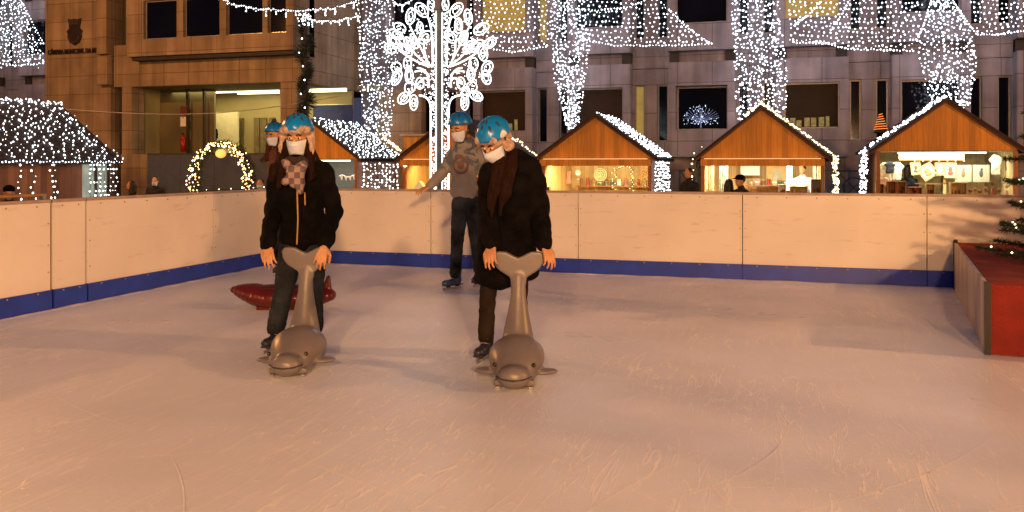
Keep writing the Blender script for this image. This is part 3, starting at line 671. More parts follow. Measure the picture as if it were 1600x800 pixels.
# ------------------------------------------------------------------ LED tree
YT = 14.0; xt = wx(687, YT); O_ = (xt, YT, GZ)
tree = thing('light_tree', 'big white rope light tree with leaf shaped loops standing behind the back boards', 'light tree', O_)
rope = MB(O_); fr = MB(O_); bl = MB(O_)
def T(px, py, dy=0): v = wp(px, py, YT); v.y += dy; return v
def ropeline(P, r=.013, dy=0): rope.tube([T(a, c_, dy) for a, c_ in P], r, 6)
def bez(P0, P1, P2, n=10): return [((1-t)**2*P0[0]+2*t*(1-t)*P1[0]+t*t*P2[0], (1-t)**2*P0[1]+2*t*(1-t)*P1[1]+t*t*P2[1]) for t in [i/n for i in range(n+1)]]
zb = 345
for m_ in (1, -1):
    f = lambda P: [(687+(a-687)*m_, c_) for a, c_ in P]
    for ex in (0, ):
        ropeline(f([(673, zb), (673, 168)])+f(bez((673, 168), (672, 150), (655, 149), 8)), .016)
        ropeline(f([(682, zb), (682, 20)]), .010, -.03)
        ropeline(f(bez((655, 129), (668, 112), (671, 136), 8)), .014)
        ropeline(f(bez((669, 137), (673, 108), (652, 106), 8)), .014)
        ropeline(f(bez((648, 112), (664, 108), (670, 118), 6)), .012)
        ropeline(f(bez((671, 104), (650, 98), (626, 80), 9)), .014)
        ropeline(f(bez((671, 102), (655, 70), (640, 40), 9)), .012)
        ropeline(f(bez((671, 102), (644, 86), (634, 60), 9)), .012)
        ropeline(f(bez((672, 104), (660, 82), (663, 64), 9)), .014)
        ropeline(f(bez((676, 104), (677, 40), (668, 26), 9)), .015)
leavesL = [(674,7,9,5,0),(660,16,13,8,-40),(643,26,13,7,10),(624,43,10,7,-60),(620,54,12,6,-60),(617,65,12,7,-50),(611,76,10,7,-60),(655,43,9,5,0),(664,58,12,8,45),(649,65,12,5,-20),(640,69,12,6,-30),(631,77,14,6,-50),(637,99,10,6,0),(618,105,8,8,0),(619,121,13,7,25),(639,118,12,6,0),(642,137,9,8,20),(630,153,11,8,50),(646,160,12,6,0),(656,130,9,6,0)]
leavesR = [(697,7,9,5,0),(714,16,13,8,40),(731,26,12,6,-10),(752,45,13,8,60),(718,41,12,6,0),(705,58,12,7,-40),(766,67,11,7,50),(754,83,12,7,-10),(743,72,14,6,50),(725,60,12,6,20),(731,74,11,6,30),(740,100,10,7,0),(737,116,11,6,0),(762,106,11,8,30),(759,121,11,7,-20),(721,130,9,6,0),(728,145,9,6,10),(745,150,11,7,-60),(727,160,12,6,0),(736,136,9,8,0)]
for (cx_, cy_, a_, b_, an) in leavesL+leavesR:
    an = math.radians(an); P = []
    for i in range(17):
        t_ = 2*PI*i/16; u, v_ = math.sin(t_)*b_, -math.cos(t_)*a_
        P.append((cx_+u*math.cos(an)-v_*math.sin(an), cy_+u*math.sin(an)+v_*math.cos(an)))
    dy = R.uniform(-.05, .05); rope.tube([T(p, q, dy) for p, q in P], .0095, 6)
    fr.tube([T(p, q, dy+.02) for p, q in P], .008, 4)
    if a_ > 10: rope.tube([T(cx_+(p-cx_)*.5, cy_+(q-cy_)*.55, dy) for p, q in P], .006, 5)
    for k in range(9):
        rr = R.random()**.5*.8; t_ = R.uniform(0, 2*PI); u, v_ = math.sin(t_)*b_*rr, math.cos(t_)*a_*rr
        bl.octa(T(cx_+u*math.cos(an)-v_*math.sin(an), cy_+u*math.sin(an)+v_*math.cos(an), dy), R.choice((.008, .010, .014)))
for k in range(620):
    y = R.uniform(15, 300); s_ = R.choice((-1, 1)); bl.octa(T(687+s_*R.uniform(6, 14), y, R.uniform(-.05, .05)), R.choice((.006, .009, .012)))
for k in range(420):
    a = R.uniform(0, 2*PI); r_ = R.random()**.6; x, y = 687+math.cos(a)*72*r_, 88+math.sin(a)*68*r_
    if abs(x-687) > 14: bl.octa(T(x, y, R.uniform(-.05, .05)), R.choice((.005, .008, .011)))
build(rope, 'rope_light', M_rope, tree)
o = build(bl, 'bulbs', M_ctf, tree); o['kind'] = 'stuff'
fr.box(xt-.055, xt+.055, YT-.02, YT+.06, GZ, T(687, 18).z); fr.box(xt-.5, xt+.5, YT-.4, YT+.4, GZ, GZ+.06)
# mesh infill of trunk and branches
for m_ in (1, -1):
    x0_, x1_ = T(687+7*m_, 100).x, T(687+13*m_, 100).x
    for k in range(60): z = GZ+.1+k*.078; fr.cyl((x0_, YT+.02, z), (x1_, YT+.02, z+.05), .004, n=4)
build(fr, 'frame', mat('silver_frame', (.20, .24, .24), .35, .4), tree)

# ------------------------------------------------------------------ stalls
def stall(label, lab2, rx, Y0, dpt, hw, ze, zr, flap=True, inner='pine', lamp_c=(1, .72, .33), lamp_p=40, roofb=None, open_front=True):
    O_ = (rx, Y0, GZ); t = thing('market_stall', label, 'market stall', O_, 0, 'wooden market stalls')
    Y1 = Y0+dpt; hb = hw-.12; sl = (zr-ze)/hw
    mi = M_woodin if inner == 'pine' else M_woodpale
    build(MB(O_).prism([(rx-hw+.05, ze+.03), (rx+hw-.05, ze+.03), (rx, zr-.04)], Y0, Y0+.05), 'gable', M_wood, t)
    r = MB(O_)
    for s_ in (-1, 1):
        a = (rx+s_*(hw+.06), ze-.06*sl); c_ = (rx, zr); th = .07
        r.prism([a, c_, (c_[0], c_[1]+th), (a[0], a[1]+th)], Y0-.12, Y1+.15)
    build(r, 'roof', M_roof, t)
    r = MB(O_)
    for s_ in (-1, 1):
        a = (rx+s_*(hw+.06), ze-.06*sl-.05); c_ = (rx, zr-.05); r.prism([a, c_, (c_[0], c_[1]+.06), (a[0], a[1]+.06)], Y0-.06, Y0-.003)
    build(r, 'verge_board', mat('verge', (.12, .045, .018), .6), t)
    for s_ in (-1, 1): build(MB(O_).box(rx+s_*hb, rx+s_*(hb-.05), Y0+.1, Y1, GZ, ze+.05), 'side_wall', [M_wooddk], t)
    for s_ in (-1, 1): build(MB(O_).box(rx+s_*(hb-.051), rx+s_*(hb-.065), Y0+.11, Y1-.06, .2, ze), 'lining', mi, t)
    build(MB(O_).box(rx-hb+.05, rx+hb-.05, Y1-.05, Y1, GZ, ze+.05), 'back_wall', mi, t)
    build(MB(O_).box(rx-hb+.05, rx+hb-.05, Y0+.051, Y1-.05, ze+.0, ze+.04), 'ceiling', mi, t)
    build(MB(O_).box(rx-hb, rx+hb, Y0+.0, Y0+.09, GZ, .32), 'front_wall', M_wood, t)
    build(MB(O_).box(rx-hb, rx+hb, Y0-.15, Y0+.45, .321, .36), 'counter', M_trim, t)
    for s_ in (-1, 1): build(MB(O_).box(rx+s_*hb, rx+s_*(hb-.08), Y0+.001, Y0+.08, .361, ze+.02), 'post', M_trim, t)
    if flap:
        f = MB(O_); z1 = ze+.02; f.box(rx-hw+.12, rx+hw-.12, Y0-.16, Y0-.12, ze-.16, ze-.0); build(f, 'flap', M_wood, t)
        build(MB(O_).box(rx-hw+.2, rx+hw-.2, Y0-.115, Y0-.09, ze+.004, ze+.018), 'gap_glow', glow('gap_light', (1, .55, .22), 1.6), t)  # glowing bar stands for stall light showing through the gap
    # the stall's own lamp
    lt = thing('stall_lamp', 'lamp bar under the ceiling of the '+lab2, 'lamp', (rx, Y0+.5, ze-.03), 0, 'lamps inside the stalls')
    build(MB((rx, Y0+.5, ze-.03)).box(rx-.9, rx+.9, Y0+.47, Y0+.53, ze-.035, ze-.01), 'tube', glow('lamp_'+inner, lamp_c, 8), lt)
    build(MB((rx, Y0+.5, ze-.03)).box(rx-.95, rx+.95, Y0+.45, Y0+.55, ze-.009, ze-.002), 'housing', M_frame, lt)
    a = area((rx, Y0+.55, ze-.06), 2.2, .5, lamp_p, lamp_c, (math.radians(28), 0, 0), 'stall_light')
    return t
Y0 = 20.7
RX = [-12.07, -7.98, -4.18, -.24, 3.65]
stall('stall behind the skater with the plaid scarf, its side hung with lights', 'stall behind the scarfed skater', RX[0], Y0, 2.5, 1.5, 1.46, 2.52, False, 'pale', (1, .80, .45), 60)
stall('stall behind the light tree and the hooded man', 'stall behind the light tree', RX[1], Y0, 2.8, 1.5, 1.46, 2.52, True, 'pine', (1, .62, .24), 110)
stall('stall with round woven hangings and a leafy garland inside', 'stall with woven hangings', RX[2], Y0, 3.2, 1.5, 1.46, 2.54, True, 'pine', (1, .78, .42), 250)
stall('stall with the lowered flap board and a capped visitor in front', 'stall with the capped visitor', RX[3], Y0, 2.8, 1.5, 1.46, 2.66, True, 'pine', (1, .85, .58), 165)
stall('stall full of picture frames under a plain orange gable', 'stall full of picture frames', RX[4], Y0, 2.8, 1.53, 1.62, 2.74, False, 'pale', (1, .86, .55), 62)
# lights on the right-hand slopes
def roof_pts(rx, hw, ze, zr, ya, yb, n, side=1, rows=None):
    P = []; Ws = []
    k = rows or 9
    for i in range(k):
        y = ya+(yb-ya)*(i+.5)/k; L_ = []
        m_ = max(4, n//k)
        for j in range(m_):
            u = (j+R.uniform(-.35, .35)+.5)/m_; xx = rx+side*(hw+.06)*u; zz = zr-(zr-ze)*u*(hw+.06)/hw+.095
            L_.append(Vector((xx, y+R.uniform(-.13, .13), zz+R.uniform(0, .02))))
        P += L_; Ws.append(L_)
    return P, Ws
def wallpts(a, b_, ztop, zbot, n, m_, jit=.05):
    P = []; Ws = []
    for i in range(n):
        u = (i+.5)/n; L_ = []
        for j in range(m_):
            if R.random() < .12: continue
            v_ = (j+R.uniform(-.3, .3)+.5)/m_; p = lerp(a, b_, u); L_.append(Vector((p.x+R.uniform(-jit, jit)*.4, p.y+R.uniform(-jit, jit), ztop+(zbot-ztop)*v_)))
        if len(L_) > 1: P += L_; Ws.append(L_)
    return P, Ws
LG = 'light strings on the stall roofs'
def lightset(label, P, Ws, r=.022, m_=M_ctf): return bulbs('roof_lights', label, 'string lights', P, r, m_, Ws, LG)
P, Ws = roof_pts(RX[0], 1.5, 1.46, 2.52, Y0-.1, Y0+2.6, 300, 1, 15); lightset('dense white lights over the roof right of the skater with the scarf', P, Ws, .018)
P, Ws = wallpts((RX[0]+1.46, Y0+.1, 0), (RX[0]+1.46, Y0+2.5, 0), 1.38, .5, 10, 10); lightset('hanging white lights on the side wall of the stall next to the scarfed skater', P, Ws, .022)
P, Ws = roof_pts(RX[2], 1.5, 1.46, 2.54, Y0+.0, Y0+3.3, 270, 1, 12); lightset('thick white lights over the right roof slope of the woven hangings stall', P, Ws, .0175)
P, Ws = wallpts((RX[2]+1.46, Y0+.1, 0), (RX[2]+1.46, Y0+3.2, 0), 1.42, .5, 12, 11); lightset('bright icicle lights on the right side wall of the woven hangings stall', P, Ws, .021)
P = []
for i in range(46): u = i/45; P.append(Vector((RX[1]+u*1.58+R.uniform(-.03, .03), Y0+2.85+R.uniform(-.1, .1), 2.62-1.1*u+R.uniform(0, .08))))
for i in range(40): u = i/39; P.append(Vector((RX[1]+.3+u*.55+R.uniform(-.12, .12), Y0+2.2+R.uniform(-.2, .2), 2.42-.38*u+R.uniform(0, .1))))
lightset('amber lights bunched on the roof right of the hooded man', P, None, .024, M_wrm2)
P = []
for i in range(60): u = i/59; P.append(Vector((RX[3]+u*1.56, Y0-.14, 2.76-1.2*u+R.uniform(-.02, .03))))
for i in range(22): u = i/21; P.append(Vector((RX[3]-u*.36*R.uniform(.9, 1.1), Y0-.14, 2.76-.28*u+R.uniform(-.02, .03))))
for i in range(110): P.append(Vector((RX[3]+1.6+R.uniform(-.04, .09), Y0-.1+R.uniform(0, .4), R.uniform(.55, 1.55))))
for q in ((-1.32, 1.75), (-1.5, 1.60), (-1.53, 1.46), (-1.55, 1.35), (-1.52, 1.2), (-1.55, 1.05), (-1.56, .97), (-1.5, .9)): P.append(Vector((RX[3]+q[0]-.03, Y0-.16, q[1])))
lightset('warm white lights along the right verge and corner of the stall with the flap', P, None, .02, M_wrm2)
P = []
for i in range(130): u = R.random()**1.15; P.append(Vector((RX[4]-u*1.62, Y0-.1+R.uniform(-.08, .5), 2.83-1.13*u+R.uniform(-.03, .05))))
for i in range(120): P.append(Vector((RX[4]-1.64+R.uniform(-.10, .05), Y0-.1+R.uniform(0, .45), R.uniform(.55, 1.66))))
for i in range(12): P.append(Vector((RX[4]+.25+i*.012, Y0+.1, 2.72)))
for i in range(26): P.append(Vector((RX[4]+1.60+R.uniform(-.02, .05), Y0-.1, .55+i*.044)))
lightset('cool white lights along the left verge and corner of the picture frame stall', P, None, .019)
P = []
for i in range(60): u = R.random(); s_ = R.choice((0, 1)); P.append(Vector((RX[0]+.9+u*.6, Y0+2.5+.1, 2.1-u*.42+R.uniform(0, .1))))
lightset('amber lights on the far roof edge above the dark roof of the scarfed skater stall', P, None, .02, M_wrm2)

# left side-on stall with the light-covered roof
S0 = (-14.15, 11.2, GZ); rx = -14.15; ya, yb = 9.4, 14.2
t = thing('market_stall', 'stall at the far left seen side on, its long roof covered in white lights', 'market stall', S0, 0, 'wooden market stalls')
r = MB(S0)
for s_ in (-1, 1): r.prism([(rx+s_*1.55, 1.34), (rx, 2.50), (rx, 2.57), (rx+s_*1.55, 1.41)], ya, yb)
build(r, 'roof', M_roof, t)
for s_ in (-1, 1):
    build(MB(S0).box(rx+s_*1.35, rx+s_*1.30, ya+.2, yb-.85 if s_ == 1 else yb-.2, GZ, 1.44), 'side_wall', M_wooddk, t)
build(MB(S0).box(rx-1.3, rx+.5, yb-.25, yb-.2, GZ, 1.44), 'back_wall', M_woodpale, t); build(MB(S0).prism([(rx-1.4, 1.42), (rx+1.4, 1.42), (rx, 2.48)], yb-.2, yb-.15), 'gable', M_wood, t)
build(MB(S0).prism([(rx-1.4, 1.42), (rx+1.4, 1.42), (rx, 2.48)], ya+.15, ya+.2), 'gable', M_wood, t)
gl = build(MB(S0).box(rx+1.32, rx+1.335, yb-.83, yb-.52, .35, 1.38).box(rx+1.32, rx+1.335, yb-.47, yb-.2, .35, 1.38), 'glass_panel', mat('frosted_panel', (.30, .36, .30), .3, emis=(.26, .34, .28), es=.45, var=.2, vs=3), t)  # panel glow stands for light coming from behind it
build(MB(S0).box(rx+1.30, rx+1.36, yb-.52, yb-.47, GZ, 1.4).box(rx+1.30, rx+1.36, yb-.2, yb-.14, GZ, 1.4).box(rx+1.30, rx+1.36, yb-.85, yb-.2, GZ, .34), 'post', M_dark, t)
P, Ws = roof_pts(rx, 1.5, 1.38, 2.50, ya+.3, yb-.02, 560, 1, 26)
P += [Vector((rx+.04+R.uniform(-.05, .1), ya+.4+(yb-ya-.4)*R.random()**.6, 2.6+R.uniform(-.03, .03))) for i in range(70)]
for i in range(60): P.append(Vector((rx+1.60, ya+.5+i*(yb-ya-.5)/60, 1.39+R.uniform(-.02, .02))))
lightset('white lights covering the long roof at the far left', P, Ws, .0145)
P = []; Ws = []
for y in (11.72, 12.02, 12.42, 12.5): 
    L_ = [Vector((rx+1.56+R.uniform(-.02, .02), y+R.uniform(-.05, .05), 1.33-k*.1)) for k in range(R.choice((5, 7, 8)))]; P += L_; Ws.append(L_)
for k in range(9):
    y = yb-.86+k*.085; L_ = [Vector((rx+1.56+R.uniform(-.02, .02), y+R.uniform(-.03, .03), 1.33-j*.085)) for j in range(9) if R.random() < .75]; P += L_; Ws.append(L_)
lightset('short icicle strands hanging from the eave of the far left stall', P, Ws, .017)

# wooden hut whose flat roof shows between two gables
t = thing('wooden_kiosk', 'orange wooden kiosk with flat roof seen between two gables left of the light tree', 'kiosk', (-9.7, 24.6, GZ)); O_ = (-9.7, 24.6, GZ)
build(MB(O_).box(-10.9, -8.3, 24.2, 25.2, GZ, 2.2), 'wall', M_wood, t); build(MB(O_).box(-11.0, -8.2, 24.1, 25.25, 2.201, 2.27), 'roof', mat('kiosk_roof', (.5, .35, .25), .6), t)

# ------------------------------------------------------------------ goods in the stalls
YI = Y0+2.4
def hang(name, label, cat, px, py, Y, grp=None): p = wp(px, py, Y); return thing(name, label, cat, p, 0, grp)
def frame(label, px, py, wd, ht, rot, col, Y=Y0+.9):
    t = hang('picture_frame', label, 'picture frame', px, py, Y, 'picture frames in the right stall'); t.rotation_euler = (0, math.radians(rot), 0); e = .035
    b = MB(); b.box(-wd/2, wd/2, -.02, .02, -ht/2, -ht/2+e).box(-wd/2, wd/2, -.02, .02, ht/2-e, ht/2).box(-wd/2, -wd/2+e, -.019, .019, -ht/2+e, ht/2-e).box(wd/2-e, wd/2, -.019, .019, -ht/2+e, ht/2-e); build(b, 'border', mat('pale_frame', (.55, .42, .22), .5), t)
    build(MB().box(-wd/2+e, wd/2-e, 0, .01, -ht/2+e, ht/2-e), 'backing', mat('mount', (.6, .6, .52), .7), t)
    b = MB(); b.sph((0, -.004, .02), (wd*.16, .012, ht*.2)); b.sph((0, -.004, -ht*.18), (wd*.24, .012, ht*.15)); build(b, 'motif', mat('motif_%s' % col[0], col[1], .7), t, True)
frame('small frame leaning left of the tilted frame', 1431, 263, .22, .3, -8, ('grey', (.12, .11, .1)))
frame('square frame tilted like a diamond above the shelf', 1449, 268, .34, .34, -35, ('brown', (.3, .24, .13)))
frame('narrow frame with pale blue motif', 1468, 264, .2, .3, 0, ('bluegrey', (.25, .36, .55)))
frame('wider frame with red motif right of the narrow one', 1485, 266, .26, .36, 0, ('red', (.45, .10, .08)))
for k, (px, l, c_) in enumerate(((1505, 'left white print with a small figure drawn on it', (.2, .16, .12)), (1533, 'right white print with a dark bird like figure', (.06, .07, .08)))):
    t = hang('hanging_print', l, 'print', px, 270, Y0+.9, 'white prints hanging from strings')
    build(MB().box(-.17, .17, 0, .012, -.21, .18), 'sheet', mat('print_paper', (.40, .42, .36), .7), t); build(MB().sph((0, -.005, -.02), (.04, .008, .08)).sph((.01, -.005, .08), (.03, .008, .03)), 'motif', mat('motif_p%d' % k, c_, .7), t, True)
    build(MB().tube([(-.15, 0, .18), (0, 0, .34), (.15, 0, .18)], .004, 4), 'string', M_wire, t)
t = hang('white_valance', 'bright white cloth valance over the shelf of the frame stall', 'valance', 1455, 243, Y0+.8); b = MB()
b.box(-.68, .68, 0, .03, -.09, .07); build(b, 'cloth', mat('valance', (.85, .84, .74), .8, emis=(.8, .8, .66), es=.1), t)  # faint glow in the cloth, lamp light put into the material
b = MB()
for k in range(7): b.sph((-.35+k*.17, -.03, -.12), .014, 8, 6)
build(b, 'bulbs', M_wrm2, t); build(MB().box(-.68, .68, -.02, .06, -.115, -.095), 'rail', M_trim, t)
t = hang('shelf_unit', 'pale wooden shelf post dividing the back of the frame stall', 'shelf', 1476, 275, Y0+1.0); build(MB().box(-.03, .03, 0, .3, -.5, .15), 'post', M_woodpale, t); build(MB().box(-.62, .1, 0, .3, -.19, -.17), 'shelf_board', M_trim, t)
def garment(label, px, py, wd, ht, m_, Y=Y0+.7, st='stall_garments'):
    t = hang('hanging_garment', label, 'garment', px, py, Y, 'clothes hanging in the stalls'); b = MB()
    b.prism([(-wd/2, ht*.28), (-wd*.2, ht/2), (wd*.2, ht/2), (wd/2, ht*.28), (wd*.36, ht*.1), (wd*.3, ht*.2), (wd*.32, -ht/2), (-wd*.32, -ht/2), (-wd*.3, ht*.2), (-wd*.36, ht*.1)], -.03, .03)
    organic(b, 'cloth', m_, t, .015, 3, .015, 12, R.random()*9); build(MB().tube([(-wd*.2, 0, ht*.5), (0, 0, ht*.6), (wd*.2, 0, ht*.5)], .006, 4), 'hanger', M_wire, t)
M_pink = mat('pink_cloth', (.55, .38, .33), .9); M_wcl = mat('white_cloth', (.75, .76, .72), .9); M_navy = mat('navy_cloth', (.02, .03, .05), .9); M_gcl = mat('greygreen_cloth', (.36, .40, .34), .9, var=.3, vs=12)
garment('white shirt hanging at the left end of the frame stall', 1384, 270, .36, .46, M_wcl)
garment('dark top hanging between two white shirts', 1391, 262, .26, .24, M_navy, Y0+.6)
garment('white shirt right of the small dark top', 1401, 268, .3, .4, M_wcl)
garment('pale pink top low in the left end of the frame stall', 1380, 286, .26, .24, M_pink, Y0+.55)
garment('white apron near the right end of the frame stall', 1556, 258, .26, .44, M_wcl)
garment('dark glove like garment at the upper right end', 1578, 254, .24, .34, M_navy)
garment('dark garment low at the right end of the frame stall', 1583, 284, .2, .26, M_navy)
for k, (px, wd, m_, l) in enumerate(((1097, .3, M_gcl, 'first patterned curtain length at the left end of the flap stall'), (1109, .2, mat('cream_cloth', (.62, .56, .34), .9), 'cream curtain length next to the patterned one'), (1131, .2, M_gcl, 'patterned scarf hanging beside the cream curtain'), (1280, .26, M_gcl, 'patterned cloth at the right end of the flap stall'), (1234, .12, M_wcl, 'thin white cloth left of the stall keeper'))):
    t = hang('hanging_cloth', l, 'cloth', px, 276, Y0+.8, 'cloth lengths in the flap stall'); b = MB()
    n_ = 14; vs = [(-wd/2+wd*i/n_, .03*math.sin(i*1.9), z_) for z_ in (-.34, .34) for i in range(n_+1)]; b.add(vs, [(i, i+1, n_+2+i, n_+1+i) for i in range(n_)])
    o = build(b, 'cloth', m_, t); so = o.modifiers.new('s', 'SOLIDIFY'); so.thickness = .01; build(MB().cyl((-wd/2, 0, .35), (wd/2, 0, .35), .012), 'rod', M_trim, t)
t = hang('white_sign_board', 'blank white board high on the back wall of the flap stall', 'board', 1172, 266, YI); build(MB().box(-.24, .24, 0, .02, -.13, .12), 'board', M_white, t); build(MB().box(-.26, .26, -.01, .025, -.15, -.131).box(-.26, .26, -.01, .025, .121, .14), 'rim', M_trim, t)
t = hang('jug_print', 'tan wall hanging showing a pale jug shape', 'wall hanging', 1214, 275, YI); build(MB().box(-.26, .26, 0, .015, -.3, .25), 'cloth', mat('tan_hang', (.62, .42, .16), .8), t); build(MB().sph((0, 0, -.02), (.12, .02, .16)).box(-.07, .07, -.01, .01, .1, .17), 'motif', mat('jug', (.45, .42, .33), .8), t, False)
for k, (px, py, l) in enumerate(((938, 273, 'large pale woven ring left of the garland'), (1008, 273, 'brown woven mandala ring right of the garland'))):
    t = hang('woven_ring', l, 'wall decoration', px, py, YI, 'round woven hangings'); rr = .17; mm = mat('straw%d' % k, ((.75, .66, .4), (.5, .28, .1))[k], .8)
    b = MB()
    for q in (1, .72, .4): b.tube([(math.cos(a)*rr*q, 0, math.sin(a)*rr*q) for a in [2*PI*i/20 for i in range(21)]], .013, 5)
    build(b, 'rings', mm, t); b = MB()
    for i in range(12): a = 2*PI*i/12; b.cyl((0, 0, 0), (math.cos(a)*rr, 0, math.sin(a)*rr), .005, n=4)
    build(b, 'spokes', mm, t)
Ya = Y0+1.3
t = hang('leafy_garland', 'small arch of leafy garland with tiny lights inside the woven hangings stall', 'garland', 974, 278, Ya); b = MB(); bb = MB()
path = [(-.24+.03*math.sin(i*2), -.36+i*.055) for i in range(11)]+[(-.2+i*.055, .25+.05*math.sin(PI*i/8)) for i in range(8)]+[(.22+.03*math.sin(i*2), .22-i*.055) for i in range(11)]
for x_, z_ in path: needles(b, (x_, 0, z_), 26, .04, .05, wd=.008); bb.octa((x_+R.uniform(-.04, .04), -.05, z_), .011)
build(b, 'leaves', mat('olive_leaf', (.16, .13, .03), .7, var=.4), t); build(bb, 'bulbs', M_wrm2, t)
t = hang('white_panel', 'plain white panel at the left end of the woven hangings stall', 'panel', 857, 278, Y0+1.2); build(MB().box(-.12, .12, 0, .03, -.36, .34), 'board', mat('panel_white', (.85, .85, .8), .6), t); build(MB().box(-.17, -.125, -.02, .03, -.36, .34), 'edge_strip', M_trim, t)  # plain white panel, no door and no glow of its own
for k, (px, l) in enumerate(((903, 'white paper star ornament'), (870, 'thin brown cross ornament'), (889, 'pink ribbon bundle'))):
    t = hang('hanging_ornament', l+' on the back wall of the woven hangings stall', 'ornament', px, 270+k*3, YI, 'ornaments in the woven hangings stall'); b = MB()
    if k == 0:
        for i in range(6): a = PI*i/6; b.cyl((-math.cos(a)*.08, 0, -math.sin(a)*.08), (math.cos(a)*.08, 0, math.sin(a)*.08), .014, n=5)
        build(b, 'star', M_white, t); build(MB().sph((0, 0, -.2), (.03, .03, .05)), 'pendant', mat('pend', (.3, .3, .45), .5), t, True)
    elif k == 1: b.cyl((0, 0, -.2), (0, 0, .2), .01).cyl((-.07, 0, 0), (.07, 0, 0), .01); build(b, 'cross', M_trim, t); build(MB().sph((0, -.01, 0), .02), 'knot', M_dark, t, True)
    else:
        for i in range(6): b.tube([(-.06+i*.024, 0, .16), (-.05+i*.02+.02*math.sin(i), -.01, 0), (-.07+i*.028, 0, -.2)], .011, 5)
        build(b, 'ribbons', mat('rib_pink', (.6, .3, .25), .8), t); build(MB().sph((0, 0, .17), .02), 'knot', M_trim, t, True)
def crate(label, px0, px1, py0, py1, m_, Y=Y0+.1):
    x0, x1 = wx(px0, Y), wx(px1, Y); z0, z1 = .362, wz(px0, py0, Y); O_ = ((x0+x1)/2, Y, z0); t = thing('display_crate', label, 'crate', O_, 0, 'crates on the stall counters'); e = .02
    b = MB(O_); b.box(x0, x1, Y-.1, Y+.1, z0, z0+e).box(x0, x1, Y-.1, Y+.1, z1-e, z1).box(x0, x0+e, Y-.1, Y+.1, z0+e, z1-e).box(x1-e, x1, Y-.1, Y+.1, z0+e, z1-e).box(x0+e, x1-e, Y+.085, Y+.1, z0+e, z1-e); build(b, 'box', m_, t, bevel=.003)
    sh = MB(O_); zz = (z0+z1)/2; sh.box(x0+e, x1-e, Y-.09, Y+.085, zz-.008, zz+.008); build(sh, 'shelf', m_, t)
    b = MB(O_)
    for i in range(4):
        xx = x0+(x1-x0)*(i+.6)/4.4; b.cap((xx, Y, zz+.04), (xx, Y, zz+R.uniform(.07, .14)), .022, .014, 8)
    build(b, 'trinkets', mat('carved_wood', (.40, .16, .05), .5, var=.4, vs=18), t, True)
M_cr = mat('crate_wood', (.42, .19, .06), .6, var=.25, vs=8); M_crp = mat('crate_pale', (.6, .45, .22), .6)
crate('small brown crate at the left end of the frame stall counter', 1368, 1381, 287, 0, M_cr)
crate('tall brown crate left on the frame stall counter', 1385, 1400, 283, 0, M_cr)
crate('tall reddish crate beside the dark haired seller', 1401, 1415, 283, 0, M_cr)
crate('low crate with red figures in the middle of the frame stall counter', 1418, 1440, 292, 0, M_cr)
crate('pale crate with small cups right of the seller', 1446, 1460, 287, 0, M_crp)
crate('pale crate with carved figures below the prints', 1484, 1510, 285, 0, M_crp)
crate('grey display box at the right end of the flap stall counter', 1267, 1286, 280, 0, mat('crate_grey', (.25, .25, .2), .7))
crate('low pale tray in front of the stall keeper in the flap stall', 1234, 1262, 291, 0, M_crp)
crate('small white box below the jug hanging', 1216, 1228, 288, 0, M_white)
crate('brown box at the left end of the woven hangings stall counter', 848, 860, 292, 0, M_cr)
def figs(label, spec, Y=Y0+.05):
    for k, (px, h, m_, l) in enumerate(spec):
        x = wx(px, Y); t = thing('carved_figure', l, 'figurine', (x, Y, .36), 0, 'carved figures on the frame stall counter')
        build(MB().cap((0, 0, .04), (0, 0, h*.62), .045, .035), 'body', m_, t, True); build(MB().sph((0, 0, h*.8), .04), 'head', m_, t, True)
M_c1 = mat('carv_a', (.42, .13, .035), .45, var=.4, vs=18); M_c2 = mat('carv_b', (.5, .25, .1), .5, var=.3, vs=14)
figs('', [(1516, .5, M_c1, 'first carved brown figure right of the pale crate'), (1524, .54, M_c2, 'lighter carved figure second in the row'), (1531, .48, M_c1, 'shorter dark carved figure third in the row'), (1541, .56, M_c2, 'carved figure left of the tall one'),
          (1551, .72, M_c1, 'tallest carved brown figure right on the counter'), (1561, .52, M_c1, 'low dark carved figure next to the tallest'), (1573, .62, mat('pinkfig', (.6, .4, .3), .6), 'pinkish figure at the right end of the counter'), (1430, .52, mat('redfig', (.25, .04, .03), .5), 'dark red figure beside the seller'), (1412, .6, mat('dkfig', (.12, .06, .05), .5), 'dark brown figure on the tall crate side')])
ORD = ['first', 'second', 'third', 'fourth', 'fifth', 'sixth', 'seventh', 'eighth', 'ninth', 'tenth', 'eleventh', 'twelfth', 'thirteenth', 'fourteenth']
GC = [('red', (.45, .05, .03)), ('white', (.75, .72, .65)), ('green', (.08, .22, .08)), ('brown', (.28, .12, .04)), ('blue', (.08, .14, .35)), ('straw coloured', (.6, .45, .18)), ('pink', (.6, .25, .25)), ('grey', (.3, .3, .28))]
